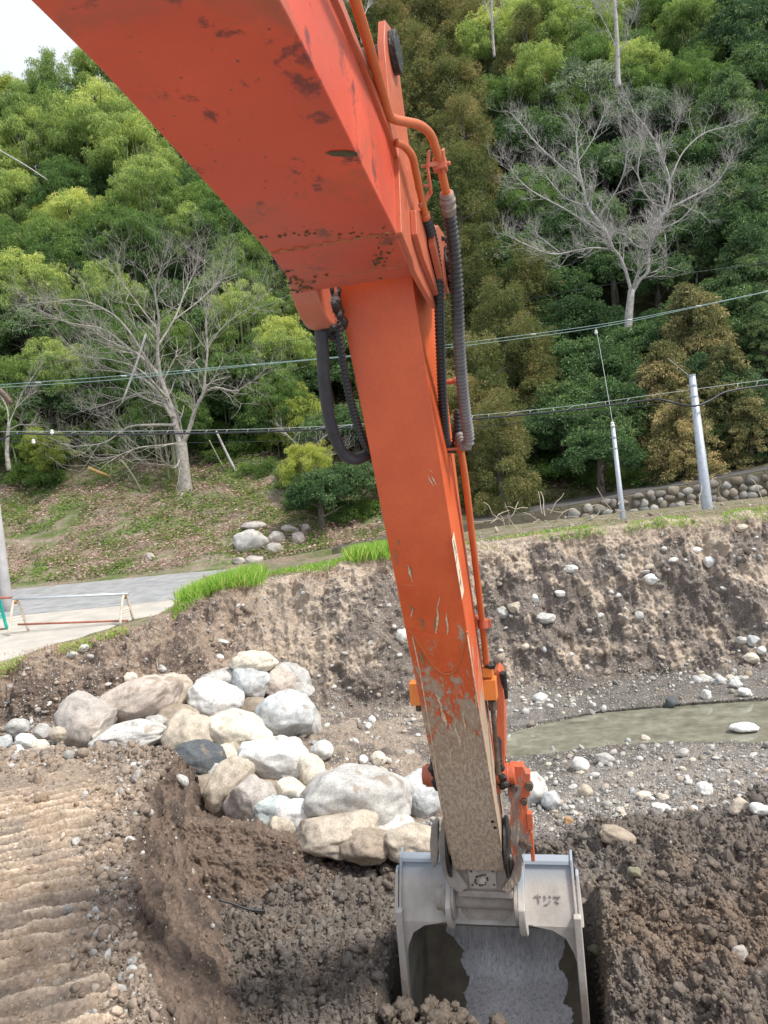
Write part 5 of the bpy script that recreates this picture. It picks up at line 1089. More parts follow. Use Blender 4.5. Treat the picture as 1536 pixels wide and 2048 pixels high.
def tree(kind, px, py, wpx, label=None, hf=1., group=None, seed=None, sink=0.):
    """plant a tree whose crown centre shows at a pixel, wpx wide, rooted on the hillside"""
    global tcount; tcount += 1; hw, hh, H, nm, cat_ = KIND[kind]; best = None
    d = ray(px, py)
    for Y in np.arange(22.5, 95, .25):
        p = CAM+d*(Y/d[1]); s_ = wpx/F*Y/(2*hw); gap = p[2]-float(zh(p[0], Y))-H*s_*hf
        if gap <= 0: best = (Y, p, s_); break
    if best is None: Y = 60.; p = CAM+d*(Y/d[1]); best = (Y, p, wpx/F*Y/(2*hw))
    Y, p, s_ = best; j = tcount % 3; s_ = max(s_, .35)
    base = Vector((p[0], p[1], float(zh(p[0], p[1]))))
    root = empty(nm, base, label, cat_, group); root.rotation_euler = (0, 0, random.uniform(0, 6.28)); root.scale = (s_, s_, s_*hf)
    zc = (p[2]-base.z)/(s_*hf)
    a = link('culms' if TM[kind][0].name.startswith('culms') else 'trunk', TM[kind][tcount % 2], root, (0, 0, zc)); b = link('crown', CM[kind][j], root, (0, 0, zc)); return root
TREES = [
 # left slope, top to bottom
 ('bamboo', 215, 128, 120, 'light green bamboo plume beside the boom at the top left skyline'),
 ('bamboo', 120, 175, 130, 'bright bamboo on the skyline right under the patch of sky'),
 ('yellow', 25, 220, 110, 'pale yellow green bamboo cut by the left edge near the skyline'),
 ('bamboo', 70, 290, 140, 'tall light green bamboo near the left edge below the skyline'),
 ('bamboo', 165, 290, 130, 'light bamboo plume between skyline and the rounded plume'),
 ('bamboo', 225, 275, 100, 'rounded bright bamboo plume touching the left edge of the boom'),
 ('darkbamboo', 290, 240, 110, 'shaded bamboo right behind the boom edge at upper left'),
 ('bamboo', 295, 345, 125, 'dome shaped light bamboo plume left of the boom, largest of the domes'),
 ('bamboo', 30, 400, 120, 'hazy green bamboo at the left edge in the upper half'),
 ('darkbamboo', 130, 400, 150, 'dark bamboo mass in the shade left of the dome shaped plume'),
 ('darkbamboo', 370, 400, 130, 'dark bamboo between the dome shaped plume and the boom'),
 ('yellow', 100, 470, 105, 'yellow green dome of bamboo, brightest on the left slope'),
 ('yellow', 165, 545, 90, 'small yellow green dome just below the brightest one'),
 ('darkbamboo', 230, 470, 140, 'dark green bamboo right of the brightest yellow dome'),
 ('bamboo', 400, 470, 120, 'light feathery bamboo above the big bare tree'),
 ('darkbamboo', 480, 540, 130, 'dark bamboo beside the lower left end of the boom'),
 ('yellow', 335, 510, 90, 'feathery yellowish bamboo tips above the bare tree crown'),
 ('yellow', 70, 590, 110, 'yellow tipped bamboo at the left above the bare tree'),
 ('broad', 60, 640, 130, 'dark leafy evergreen at the left edge level with the bare tree crown'),
 ('darkbamboo', 180, 640, 130, 'bamboo behind the left half of the bare tree crown'),
 ('bamboo', 480, 640, 150, 'green bamboo spreading behind the right half of the bare tree'),
 ('bamboo', 560, 700, 130, 'bamboo plume left of the smooth black hose'),
 ('yellow', 610, 640, 90, 'yellow green bush like bamboo right under the boss of the boom'),
 ('bamboo', 110, 740, 130, 'bamboo over the upper cable at the left'),
 ('darkbamboo', 230, 770, 140, 'shaded bamboo behind the trunk fork of the bare tree, left side'),
 ('darkbamboo', 470, 770, 140, 'shaded bamboo right of the bare tree trunk fork'),
 ('darkbamboo', 340, 700, 150, 'dark bamboo directly behind the middle of the bare tree'),
 ('yellow', 600, 830, 120, 'yellow green tree inside the loop of the black hose, upper one'),
 ('yellow', 560, 860, 80, 'small yellow green tree left of the loop of the black hose'),
 ('yellow', 90, 900, 90, 'hanging yellow green bush under the black cable at the left'),
 ('darkbamboo', 30, 850, 110, 'dark thicket at the left edge at cable height'),
 ('yellow', 620, 930, 100, 'lower yellow green bush below the loop of the black hose'),
 ('broad', 640, 985, 130, 'dark round evergreen bush at the edge of the grassy slope'),
 ('broad', 720, 960, 120, 'dense green bush directly left of the arm above the rocks'),
 ('darkbamboo', 690, 700, 110, 'bamboo between the corrugated hose and the arm'),
 # cedars right of the boom
 ('cedar', 825, 60, 150, 'tall brownish cedar top just right of the pin ear of the arm'),
 ('cedar', 860, 190, 170, 'brownish cedar right of the boom pipe'),
 ('cedar', 930, 310, 150, 'olive brown cedar crown right of the bent pipe'),
 ('cedar', 920, 430, 170, 'brownish cedar just behind the thick corrugated hose'),
 ('cedar', 965, 560, 150, 'green brown cedar above the upper cable right of the hoses'),
 ('cedar', 1010, 690, 170, 'cedar with orange tinted tips crossed by the upper cable'),
 ('cedar', 960, 800, 170, 'cedar right behind the lower end of the thick hose'),
 ('cedar', 1085, 790, 110, 'small orange tipped cedar crossed by the black cable'),
 ('cedar', 1000, 900, 150, 'lowest cedar of the row reaching down to the dark bank'),
 # top right bamboo
 ('bamboo', 985, 80, 130, 'light bamboo right of the tall cedar top'),
 ('bamboo', 1060, 40, 130, 'bright bamboo at the top edge right of the cedar'),
 ('yellow', 1140, 70, 110, 'yellow green bamboo left of the tall bare trunk at the top'),
 ('bamboo', 1080, 160, 140, 'light green bamboo below the yellow one near the top'),
 ('yellow', 975, 130, 70, 'small yellow green spray beside the cedar'),
 ('darkbamboo', 990, 220, 130, 'darker bamboo between the cedars and the pale evergreen'),
 ('yellow', 1310, 70, 110, 'yellow green bamboo right of the tall bare trunk at the top'),
 ('bamboo', 1270, 150, 130, 'light bamboo under the yellow one right of the bare trunk'),
 ('bamboo', 1380, 50, 120, 'light green bamboo near the top right corner'),
 ('pale', 1170, 200, 170, 'silvery green evergreen above the pale bare tree, left one'),
 ('pale', 1280, 240, 150, 'silvery green evergreen above the pale bare tree, right one'),
 ('darkbamboo', 1380, 190, 140, 'shaded bamboo left of the fir trees in the right half'),
 ('broad', 1100, 300, 140, 'dark evergreen on the left shoulder of the pale bare tree'),
 ('broad', 1210, 350, 160, 'dark evergreen behind the middle of the pale bare tree'),
 ('broad', 1340, 340, 150, 'dark evergreen behind the right limbs of the pale bare tree'),
 ('darkbamboo', 1060, 420, 120, 'shaded bamboo left of the lowest bare limbs'),
 ('broad', 1130, 470, 150, 'dark evergreen left of the pale bare tree trunk'),
 ('broad', 1390, 480, 130, 'dark evergreen right of the pale bare tree trunk'),
 # right firs
 ('fir', 1480, 90, 190, 'tall dark fir in the top right corner'),
 ('fir', 1450, 250, 180, 'fir with drooping boughs below the top right corner'),
 ('fir', 1530, 330, 160, 'fir cut by the right edge in the upper half'),
 ('fir', 1480, 440, 190, 'wide fir right of the pale bare tree'),
 ('fir', 1500, 560, 180, 'fir above the upper cable at the right edge'),
 ('fir', 1525, 680, 130, 'dark fir at the right edge below the upper cable'),
 # middle right
 ('broad', 1070, 570, 150, 'dense dark evergreen left below the pale bare tree'),
 ('broad', 1165, 655, 165, 'dense dark evergreen right under the pale bare tree trunk'),
 ('broad', 1080, 640, 110, 'small dark evergreen at the upper cable near the cedars'),
 ('broad', 1160, 740, 180, 'broad dark evergreen behind the drop wire'),
 ('broad', 1230, 820, 170, 'dark evergreen behind the top of the thin pole'),
 ('broad', 1120, 860, 150, 'dark evergreen beside the cedars over the dark bank'),
 ('broad', 1200, 910, 150, 'lowest dark evergreen left of the thin pole'),
 ('broad', 1225, 545, 120, 'dark evergreen seen through the fork left of the pale tree trunk'),
 ('broad', 1312, 560, 120, 'dark evergreen seen behind the pale tree trunk, right side'),
 ('broad', 1262, 705, 150, 'dark evergreen hiding the foot of the pale bare tree'),
 ('broad', 1300, 660, 100, 'small dark evergreen right of the pale bare tree foot'),
 ('olive', 1390, 680, 190, 'olive fir with pale flowering tips, topmost of its group'),
 ('olive', 1330, 790, 180, 'olive fir left of the thick steel pole top'),
 ('olive', 1450, 800, 180, 'olive fir right of the thick steel pole'),
 ('olive', 1365, 880, 170, 'olive fir behind the middle of the thick steel pole'),
 ('olive', 1500, 870, 130, 'olive fir at the right edge just over the lane')]
import time
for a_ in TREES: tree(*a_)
# darker trees of the same wood filling in behind and between
rf = random.Random(4)
def region(x, y):
    if x < 700: return ('darkbamboo' if rf.random() < .55 else 'bamboo' if y < 600 and rf.random() < .7 else 'broad'), 'dark leafy growth filling the wood on the left slope between the bamboo plumes', 'background trees of the left slope'
    if x < 1060: return ('cedar' if rf.random() < .6 else 'broad'), 'half hidden tree among the brownish cedars right of the boom', 'background trees among the cedars'
    if y < 330 and x < 1420: return ('darkbamboo' if rf.random() < .5 else 'bamboo' if rf.random() < .6 else 'broad'), 'half hidden tree in the bamboo wood at the top right', 'background trees at the top right'
    return ('broad' if rf.random() < .6 or x < 1300 else 'fir'), 'half hidden dark tree in the shaded wood on the right slope', 'background trees of the right slope'
MARKS = [(80, 120, 'the patch of sky'), (225, 275, 'the rounded plume touching the boom'), (295, 345, 'the largest bamboo dome'), (100, 470, 'the brightest yellow dome'), (130, 400, 'the shaded hollow on the left slope'),
 (330, 560, 'the crown of the big bare tree'), (360, 850, 'the trunk of the big bare tree'), (60, 640, 'the leafy evergreen at the left edge'), (640, 760, 'the smooth black hose'), (110, 800, 'the cables at the left edge'), (620, 930, 'the bush below the hose loop'), (480, 500, 'the lower left end of the boom'),
 (770, 90, 'the pin ear of the arm'), (860, 260, 'the bent boom pipe'), (915, 560, 'the thick corrugated hose'), (940, 840, 'the lower end of the thick hose'), (1090, 700, 'the upper cable right of the cedars'), (1000, 900, 'the lowest cedar'),
 (1230, 70, 'the tall bare trunk'), (1120, 60, 'the yellow green bamboo at the top'), (1180, 300, 'the left crown of the pale bare tree'), (1380, 300, 'the right crown of the pale bare tree'), (1265, 560, 'the trunk of the pale bare tree'), (1060, 480, 'the lowest pale bare limbs'),
 (1480, 90, 'the tall fir in the top right corner'), (1480, 440, 'the wide fir at the right'), (1226, 850, 'the top of the thin pole'), (1385, 755, 'the top of the thick pole'), (1500, 620, 'the right end of the upper cable'), (1195, 655, 'the drop wire')]
NOUN = {'bamboo': 'green bamboo', 'darkbamboo': 'shaded bamboo', 'broad': 'dark leafy tree', 'cedar': 'brownish cedar', 'fir': 'dark fir'}
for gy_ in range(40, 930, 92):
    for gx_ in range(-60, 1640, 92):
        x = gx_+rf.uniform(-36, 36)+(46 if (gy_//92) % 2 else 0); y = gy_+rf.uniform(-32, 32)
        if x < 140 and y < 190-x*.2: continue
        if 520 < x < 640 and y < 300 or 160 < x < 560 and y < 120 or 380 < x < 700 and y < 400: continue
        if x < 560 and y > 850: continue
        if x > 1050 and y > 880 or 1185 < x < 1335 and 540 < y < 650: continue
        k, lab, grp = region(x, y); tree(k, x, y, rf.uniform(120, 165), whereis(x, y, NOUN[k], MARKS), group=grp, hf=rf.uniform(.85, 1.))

# ------------------------------------------------------------------ bare trees
def hill_pt(px, py, y0=21.2):
    d = ray(px, py)
    for Y in np.arange(y0, 95, .1):
        p = CAM+d*(Y/d[1])
        if p[2] <= float(zh(p[0], Y)): return p
    return CAM+d*(60/d[1])
def bare_tree(label, trunk, limbs, Y, m_, seed, levels=4, name='bare_tree', density=1., l0=60, cat='bare tree'):
    r = np.random.default_rng(seed); k = Y/F; mb = MB(); mt = MB()
    base = Wy(trunk[0][0], trunk[0][1], Y); root = empty(name, base, label, cat)
    W_ = lambda x, y, dz: Wy(x, y, Y+dz)
    P0 = [W_(x, y, 0) for x, y, w_ in trunk]; P0 = [P0[0]-np.array([0, 0, .6])]+P0
    mt.tube(spline(P0, 5), np.interp(np.linspace(0, len(P0)-1, (len(P0)-1)*5+1), range(len(P0)), [trunk[0][2]*k*.55]+[w_*k/2 for _, _, w_ in trunk]), 9)
    def twig(p, d, ln, rad_, lev):
        n = 4 if lev > 1 else 3; pts = [p]; dd = d.copy()
        for i in range(n):
            dd = dd+r.normal(size=3)*.16+np.array([0, 0, .05]); dd /= np.linalg.norm(dd); pts.append(pts[-1]+dd*ln/n)
        mb.tube(pts, np.linspace(rad_, rad_*.4, n+1), 4 if lev > 1 else 3, False)
        if lev <= 0: return
        for _ in range(int((3 if lev > 1 else 4)*density+r.random())):
            i = r.integers(1, n+1); q = pts[i]; a_ = r.normal(size=3)+np.array([0, 0, .5]); a_ -= dd*(a_@dd); a_ /= np.linalg.norm(a_); s_ = r.uniform(.5, .95); d2 = dd*math.cos(s_)+a_*math.sin(s_)
            twig(q, d2/np.linalg.norm(d2), ln*r.uniform(.5, .85), rad_*.55, lev-1)
    for limb in limbs:
        off = r.uniform(-1.2, 1.2); m2 = len(limb); pts = [W_(x, y, off*(i/(m2-1))) for i, (x, y, w_) in enumerate(limb)]; S_ = spline(pts, 5)
        rr_ = np.interp(np.linspace(0, m2-1, len(S_)), range(m2), [max(w_*.8, 1.3)*k/2 for _, _, w_ in limb])
        mt.tube(S_, rr_, 7, False)
        for i in range(2, len(S_)):
            t_ = i/len(S_)
            if r.random() < 1.05*density*(.22+t_):
                T_ = S_[i]-S_[i-1]; T_ /= np.linalg.norm(T_); a_ = r.normal(size=3)*np.array([1, .7, 1]); a_ -= T_*(a_@T_); a_ /= np.linalg.norm(a_); s_ = r.uniform(.45, .9)
                twig(S_[i], T_*math.cos(s_)+a_*math.sin(s_), l0*k*r.uniform(.6, 1.2)*(1.2-.4*t_), rr_[i]*.34+.003, levels-1)
        for _ in range(4): twig(S_[-1], (S_[-1]-S_[-3])/np.linalg.norm(S_[-1]-S_[-3])+r.normal(size=3)*.25, l0*k, rr_[-1]*.7, levels-1)
    part('trunk', mt.mesh('trunk', m_, True), root); part('branches', mb.mesh('branches', m_, True), root); return root
p = hill_pt(372, 1003)
bare_tree('big grey bare tree with wide crown standing on the grassy left slope', [(374, 1004, 34), (370, 965, 25), (365, 915, 23), (361, 885, 24)], [
 [(361, 890, 18), (350, 840, 15), (335, 795, 13), (322, 760, 12), (300, 730, 9), (270, 705, 7), (235, 690, 4), (200, 672, 2)],
 [(345, 835, 10), (318, 790, 8), (290, 760, 7), (250, 745, 4), (200, 740, 2)], [(363, 892, 14), (378, 860, 11), (392, 815, 10), (406, 788, 9), (410, 750, 6), (415, 700, 5), (412, 640, 4), (425, 580, 2)],
 [(322, 762, 9), (315, 700, 8), (318, 640, 6), (310, 580, 4), (322, 535, 2)], [(404, 790, 6), (430, 775, 5), (470, 782, 4), (505, 762, 2)], [(352, 850, 8), (300, 850, 6), (255, 855, 5), (210, 885, 4), (150, 893, 2)],
 [(337, 800, 6), (290, 785, 5), (240, 800, 3), (200, 812, 2)], [(300, 730, 6), (260, 665, 5), (220, 625, 4), (160, 600, 3), (115, 603, 2)], [(317, 690, 6), (348, 640, 5), (368, 590, 4), (388, 545, 2)],
 [(270, 705, 4), (210, 660, 3), (150, 648, 3), (118, 640, 2)], [(411, 700, 4), (450, 650, 3), (500, 615, 2)], [(348, 640, 4), (400, 600, 3), (440, 560, 2)], [(361, 885, 6), (330, 890, 4), (280, 895, 3), (240, 910, 2)], [(364, 910, 4), (350, 935, 3), (330, 925, 2)],
 [(315, 660, 4), (270, 600, 3), (240, 560, 2)], [(335, 795, 5), (280, 740, 4), (225, 720, 3), (170, 715, 2)]], float(p[1]), BARK, 5, density=.84, l0=66)
bare_tree('pale bare tree with spreading forked limbs against the dark right wood', [(1252, 740, 18), (1257, 640, 16), (1259, 618, 15), (1263, 580, 13)], [
 [(1263, 585, 9), (1252, 545, 8), (1240, 515, 8), (1225, 496, 8), (1213, 466, 8), (1194, 439, 8), (1175, 412, 7), (1164, 366, 6), (1156, 324, 4), (1152, 267, 2)],
 [(1266, 584, 9), (1280, 560, 8), (1295, 542, 8), (1297, 492, 8), (1309, 454, 7), (1332, 416, 6), (1339, 363, 5), (1324, 317, 5), (1301, 267, 3), (1267, 225, 2)],
 [(1265, 580, 8), (1275, 550, 7), (1292, 515, 7), (1299, 490, 6)], [(1303, 481, 6), (1332, 424, 6), (1370, 401, 5), (1427, 370, 3), (1454, 336, 2)], [(1229, 500, 6), (1187, 496, 5), (1148, 502, 4), (1103, 508, 3), (1042, 485, 2)],
 [(1213, 473, 5), (1179, 450, 5), (1133, 420, 4), (1064, 382, 3), (1030, 351, 2)], [(1164, 366, 4), (1122, 332, 3), (1076, 290, 3), (1042, 248, 2)], [(1339, 363, 4), (1366, 305, 3), (1408, 267, 3), (1457, 252, 2)],
 [(1194, 439, 4), (1232, 382, 3), (1248, 343, 3), (1255, 298, 2)], [(1297, 500, 5), (1270, 490, 5), (1250, 470, 3), (1215, 460, 2)], [(1332, 416, 3), (1300, 400, 3), (1276, 350, 3), (1282, 300, 2)], [(1175, 412, 4), (1130, 395, 3), (1090, 350, 2)],
 [(1156, 324, 3), (1185, 280, 2.5), (1205, 235, 2)], [(1310, 460, 3), (1360, 440, 3), (1400, 395, 2)], [(1120, 505, 3), (1075, 470, 2)], [(1324, 317, 3), (1350, 260, 2)]], 29.5, BARKW, 8, density=1.05, l0=40)
bare_tree('tall thin bare trunk rising out of the bamboo at the top right', [(1236, 150, 9), (1234, 80, 8), (1229, 0, 7), (1224, -90, 5)], [[(1234, 100, 3), (1216, 60, 2), (1200, 30, 2)], [(1235, 120, 3), (1252, 80, 2), (1262, 50, 2)], [(1231, 40, 3), (1212, 5, 2)], [(1230, 20, 3), (1250, -20, 2)]], 42., BARKW, 12, 3, density=1.1, l0=36)
bare_tree('thin bare trunk beside the tall brownish cedar top', [(987, 92, 5), (984, 40, 5), (981, -40, 4)], [[(985, 50, 2), (975, 20, 2)], [(984, 60, 2), (1000, 20, 2)]], 44., BARK, 13, 3, density=.8, l0=30)
bare_tree('white thin bare tree in the gap between the pin ear and the cedar', [(722, 65, 4), (720, 20, 4), (716, -40, 3)], [[(721, 50, 2), (735, 15, 2)], [(720, 30, 2), (706, 5, 2)]], 44., BARKW, 14, 3, density=.8, l0=26)
bare_tree('small bare tree at the left edge crossed by the cables', [(14, 905, 8), (16, 865, 7), (18, 845, 6)], [[(18, 848, 4), (30, 820, 3), (45, 785, 3), (72, 745, 2)], [(17, 850, 3), (15, 820, 3), (6, 800, 2)], [(30, 818, 3), (48, 800, 2), (60, 790, 2)], [(18, 860, 3), (38, 850, 2), (60, 850, 2)]], 26., BARK, 15, 3, density=.8, l0=24)
bare_tree('twiggy bare shrub under the smooth hose loop', [(620, 985, 5), (622, 950, 4)], [[(622, 950, 3), (640, 920, 3), (680, 905, 2)], [(622, 955, 3), (600, 900, 2), (575, 870, 2)], [(622, 945, 3), (612, 915, 2), (640, 880, 2)], [(640, 930, 2), (665, 960, 2), (690, 975, 1.6)]], 25., BARK, 16, 3, density=.9, l0=30, name='bare_shrub', cat='shrub')
bare_tree('small bare tree right behind the crown of the big bare tree', [(520, 760, 6), (512, 720, 5)], [[(512, 720, 3), (505, 680, 3), (495, 640, 2)], [(512, 715, 3), (530, 670, 2), (540, 630, 2)], [(508, 700, 2), (480, 670, 2)]], 36., BARKW, 17, 3, density=.9, l0=34)
# leaning culms, fallen stems
def stem(label, pts, w0, w1, m_, name='bamboo_cane', Yv=None, cat='cane'):
    mb = MB(); Y_ = Yv or float(hill_pt(pts[-1][0], pts[-1][1])[1]); Pp = [Wy(x, y, Y_+.02*i) for i, (x, y) in enumerate(pts)]; c0_ = np.array(Pp[-1]); k = Y_/F
    mb.tube([p-c0_ for p in spline(Pp, 4)], np.linspace(w0*k/2, w1*k/2, (len(pts)-1)*4+1), 8)
    return tag(link(name, mb.mesh(name, m_, True), loc=c0_), label, cat)
PLK = simple('weathered_wood', (.42, .36, .29), .85, .25, 12); LOGM = simple('yellow_brown_log', (.36, .24, .08), .8, .3, 6)
stem('broken white culm leaning across the crown of the bare tree', [(292, 668), (272, 730), (244, 806)], 5, 4, BARKW, Yv=25.)
stem('yellow brown fallen log lying on the grassy slope', [(176, 936), (198, 945), (220, 953)], 8, 7, LOGM, 'fallen_log', cat='log')
stem('thin culm leaning left of the bare tree foot', [(243, 920), (268, 955), (291, 998)], 3.5, 4.5, CULM)
stem('short plank leaning at the foot of the bare tree', [(366, 986), (355, 1005), (344, 1025)], 5, 6, PLK, 'plank', cat='plank')
stem('pale culm leaning right of the bare tree foot', [(432, 862), (450, 900), (476, 952)], 4, 6, BARKW)
stem('grey upright culm under the cable at the left', [(24, 885), (34, 930), (40, 965)], 3, 4, CULM)
stem('light culm right of the hanging yellow green bush', [(104, 905), (112, 925), (120, 946)], 3.5, 4, BARKW)
stem('grey leaning culm right of the bare tree base', [(418, 880), (436, 915), (455, 950)], 3, 3.5, CULM)
stem('long pale culm crossing the bamboo at the far left edge', [(-20, 290), (50, 330), (95, 360)], 3, 2, BARKW, Yv=36.)
for k_, (x0, y0, x1, y1) in enumerate([(1330, 470, 1335, 610), (1355, 480, 1358, 620), (1372, 440, 1374, 600), (1300, 500, 1318, 615), (1395, 420, 1392, 590), (1230, 560, 1236, 612)]):
    stem(['first thin pole like stem right of the pale bare tree trunk', 'second thin stem right of the pale bare tree trunk', 'third thin stem right of the pale bare tree trunk', 'slanting thin stem touching the right limb of the pale bare tree', 'rightmost thin stem in the dark gap of the wood', 'thin stem just left of the pale bare tree trunk'][k_], [(x0, y0), ((x0+x1)/2+2, (y0+y1)/2), (x1, y1)], 3, 4, BARK, 'sapling', Yv=35.)
# ------------------------------------------------------------------ grass, weeds, litter
def blades(name, roots, h, m_, seed, w_=.014, lean=.35, tint=(.45, .2)):
    r = np.random.default_rng(seed); n = len(roots); a_ = np.stack([r.normal(size=n)*lean, r.normal(size=n)*lean, np.ones(n)], -1); hh = h*r.uniform(.45, 1.15, n)
    V, Fa, ti = leaves(roots, a_, hh, w_, r, np.clip(r.normal(tint[0], tint[1], n), 0, 1), .12, .1)
    return link(name, npmesh(name, V, Fa, m_, False, {'tint': ti}), kind='stuff')
def crest_pts(x0, x1, t0, t1, n, seed, clump=.0):
    r = np.random.default_rng(seed); a = np.searchsorted(T, t0); b = min(np.searchsorted(T, t1), nr-1); ca = np.searchsorted(pxs, x0); cb_ = np.searchsorted(pxs, x1)
    i = r.integers(a, b, n); j = r.integers(ca, cb_, n); p = GP[i, j]+r.normal(size=(n, 3))*np.array([.06, .06, 0.])
    if clump: keep = perlin(p*1.3+3.) > clump; p = p[keep]
    return p-np.array([0, 0, .02])
blades('tall_grass', np.concatenate([crest_pts(365, 520, 13.95, 15., 3800, 1), crest_pts(700, 790, 13.95, 14.8, 2600, 2)]), .36, LM['grass'], 21, .016, .32, (.55, .2))
blades('short_grass', np.concatenate([crest_pts(500, 720, 13.95, 15.2, 5200, 3, .04), crest_pts(250, 420, 13.8, 14.5, 3000, 4, .06)]), .15, LM['grass'], 22, .014, .5, (.5, .22))
blades('verge_grass', crest_pts(-60, 400, 13.85, 14.35, 5200, 5, .06), .08, LM['grass'], 23, .012, .6, (.6, .22))
blades('crest_weeds', np.concatenate([crest_pts(930, 1600, 13.9, 14.7, 3800, 6, .08), crest_pts(1150, 1480, 13.9, 14.5, 1500, 36, .15)]), .11, LM['grass'], 24, .012, .6, (.45, .3))
blades('dry_grass', np.concatenate([crest_pts(-60, 800, 13.8, 14.9, 7000, 57, -.05), crest_pts(300, 1600, 13.7, 15.5, 9000, 7, -.1)]), .11, LM['dry'], 25, .010, 1.1, (.5, .25))
r = np.random.default_rng(31)
gpt = np.stack([r.uniform(-11.0, -7.7, 5000), r.uniform(14.6, 16.4, 5000), np.full(5000, .37)], -1); gpt = gpt[(gpt[:, 1] < 16.6-.45*np.abs(gpt[:, 0]+11))*(gpt[:, 1] > 14.4+.28*(gpt[:, 0]+11))]
blades('grass_island', gpt, .15, LM['grass'], 26, .014, .4, (.6, .2))
def hillpts(n, x0, x1, y0, y1, seed, thr=None, off=0., sc_=.7):
    r = np.random.default_rng(seed); X = r.uniform(x0, x1, n); Y = r.uniform(y0, y1, n); Z = zh(X, Y); q = np.stack([X, Y, Z], -1); fo_ = sst(21., 23.4, Y)
    q[:, 2] += (fbm(q, .28, 4)*1.0+fbm(q, 1.7, 4, billow=True)*.22)*fo_
    if thr is not None: q = q[fbm(q, sc_, 3, off=off) > thr]
    return q
def cover(name, pts, m_, seed, ln=.09, wd=.06, tint=(.5, .22), up_=.35):
    r = np.random.default_rng(seed); n = len(pts); a_ = r.normal(size=(n, 3)); a_[:, 2] = np.abs(a_[:, 2])*up_+.15
    V, Fa, ti = leaves(pts+np.array([0, 0, 1.])*r.uniform(0, .14, n)[:, None], a_, ln*r.uniform(.5, 1.3, n), wd*r.uniform(.6, 1.2, n), r, np.clip(r.normal(tint[0], tint[1], n), 0, 1), .2)
    return link(name, npmesh(name, V, Fa, m_, False, {'tint': ti}), kind='stuff')
cover('slope_weeds', np.concatenate([hillpts(70000, -22, 1, 21.3, 31, 41, .03), hillpts(26000, -22, 1, 21.3, 30, 45, .08, 5., 1.6)]), LM['darkbamboo'], 42, .10, .06, (.8, .30))
cover('leaf_litter', np.concatenate([hillpts(90000, -22, 1, 21.2, 31, 43, -.12, 20.)]), LM['dry'], 44, .11, .035, (.45, .25), .15)
cover('bank_weeds', np.concatenate([hillpts(34000, 0, 24, 22.9, 30, 46, .02, 3.)]), LM['darkbamboo'], 47, .10, .06, (.5, .25))
cover('bank_litter', np.concatenate([hillpts(36000, 0, 24, 22.8, 30, 48, -.1, 13.)]), simple('dark_litter', (.17, .12, .085), .95, .4, 3) if False else LM['dry'], 49, .10, .035, (.18, .16), .12)
# low bushes at the wood edge
bm_ = [crown_mesh('bush', 700+k) for k in range(3)]
for k_, (x, y, w_, lab) in enumerate([(1000, 950, 90, 'dark bush on the shaded bank right of the arm'), (1110, 935, 110, 'dark bush on the shaded bank left of the thin pole'), (1300, 945, 100, 'dark bush between the two poles above the lane'), (1460, 915, 90, 'bush above the lane at the right'), (520, 935, 90, 'green bush at the wood edge between the bare tree and the shrub'), (60, 940, 90, 'bush in the shade below the cables at the left'), (660, 1000, 80, 'round dark bush above the half buried slope rocks'), (740, 1010, 90, 'bush left of the arm at the grass edge'),
 (960, 985, 100, 'low dark bush at the arm pipe on the shaded bank'), (1060, 905, 120, 'wide dark bush under the lowest cedar'), (1165, 905, 120, 'wide dark bush left of the middle of the thin pole'), (1215, 945, 90, 'low bush touching the left side of the thin pole'), (1285, 900, 120, 'wide bush right of the middle of the thin pole'), (1375, 925, 100, 'bush left of the thick pole above the lane'), (1425, 895, 110, 'bush behind the thick pole, right side'), (1520, 880, 110, 'bush at the right edge above the lane'),
 (130, 905, 100, 'shaded bush left of the fallen log'), (20, 900, 110, 'shaded bush at the left edge under the cables'), (90, 950, 80, 'low bush under the hanging yellow green bamboo'), (170, 870, 110, 'shaded bush above the fallen log'), (260, 860, 110, 'shaded bush left behind the bare tree, under the lower limbs'), (350, 860, 100, 'shaded bush directly behind the bare tree fork'), (500, 890, 110, 'shaded bush halfway between the bare tree and the bare shrub'), (550, 880, 100, 'shaded bush under the small yellow green tree'), (440, 905, 70, 'small bush at the foot of the pale leaning cane'), (600, 1000, 80, 'green bush just above the slope rocks'), (700, 1020, 90, 'green bush near the arm above the grass edge'), (395, 880, 90, 'shaded bush right behind the bare tree trunk'), (590, 945, 90, 'bush behind the twiggy bare shrub'), (215, 885, 100, 'shaded bush behind the fallen log'), (310, 880, 90, 'shaded bush left of the bare tree trunk'), (450, 860, 100, 'shaded bush right of the bare tree trunk')]):
    p = hill_pt(x, y+w_*.2); s_ = w_/F*p[1]/2.7; rt0_ = empty('bush', p, lab, 'bush'); rt0_.scale = (s_, s_, s_*.8); rt0_.rotation_euler = (0, 0, k_*1.3); link('foliage', bm_[k_ % 3], rt0_, (0, 0, .1))
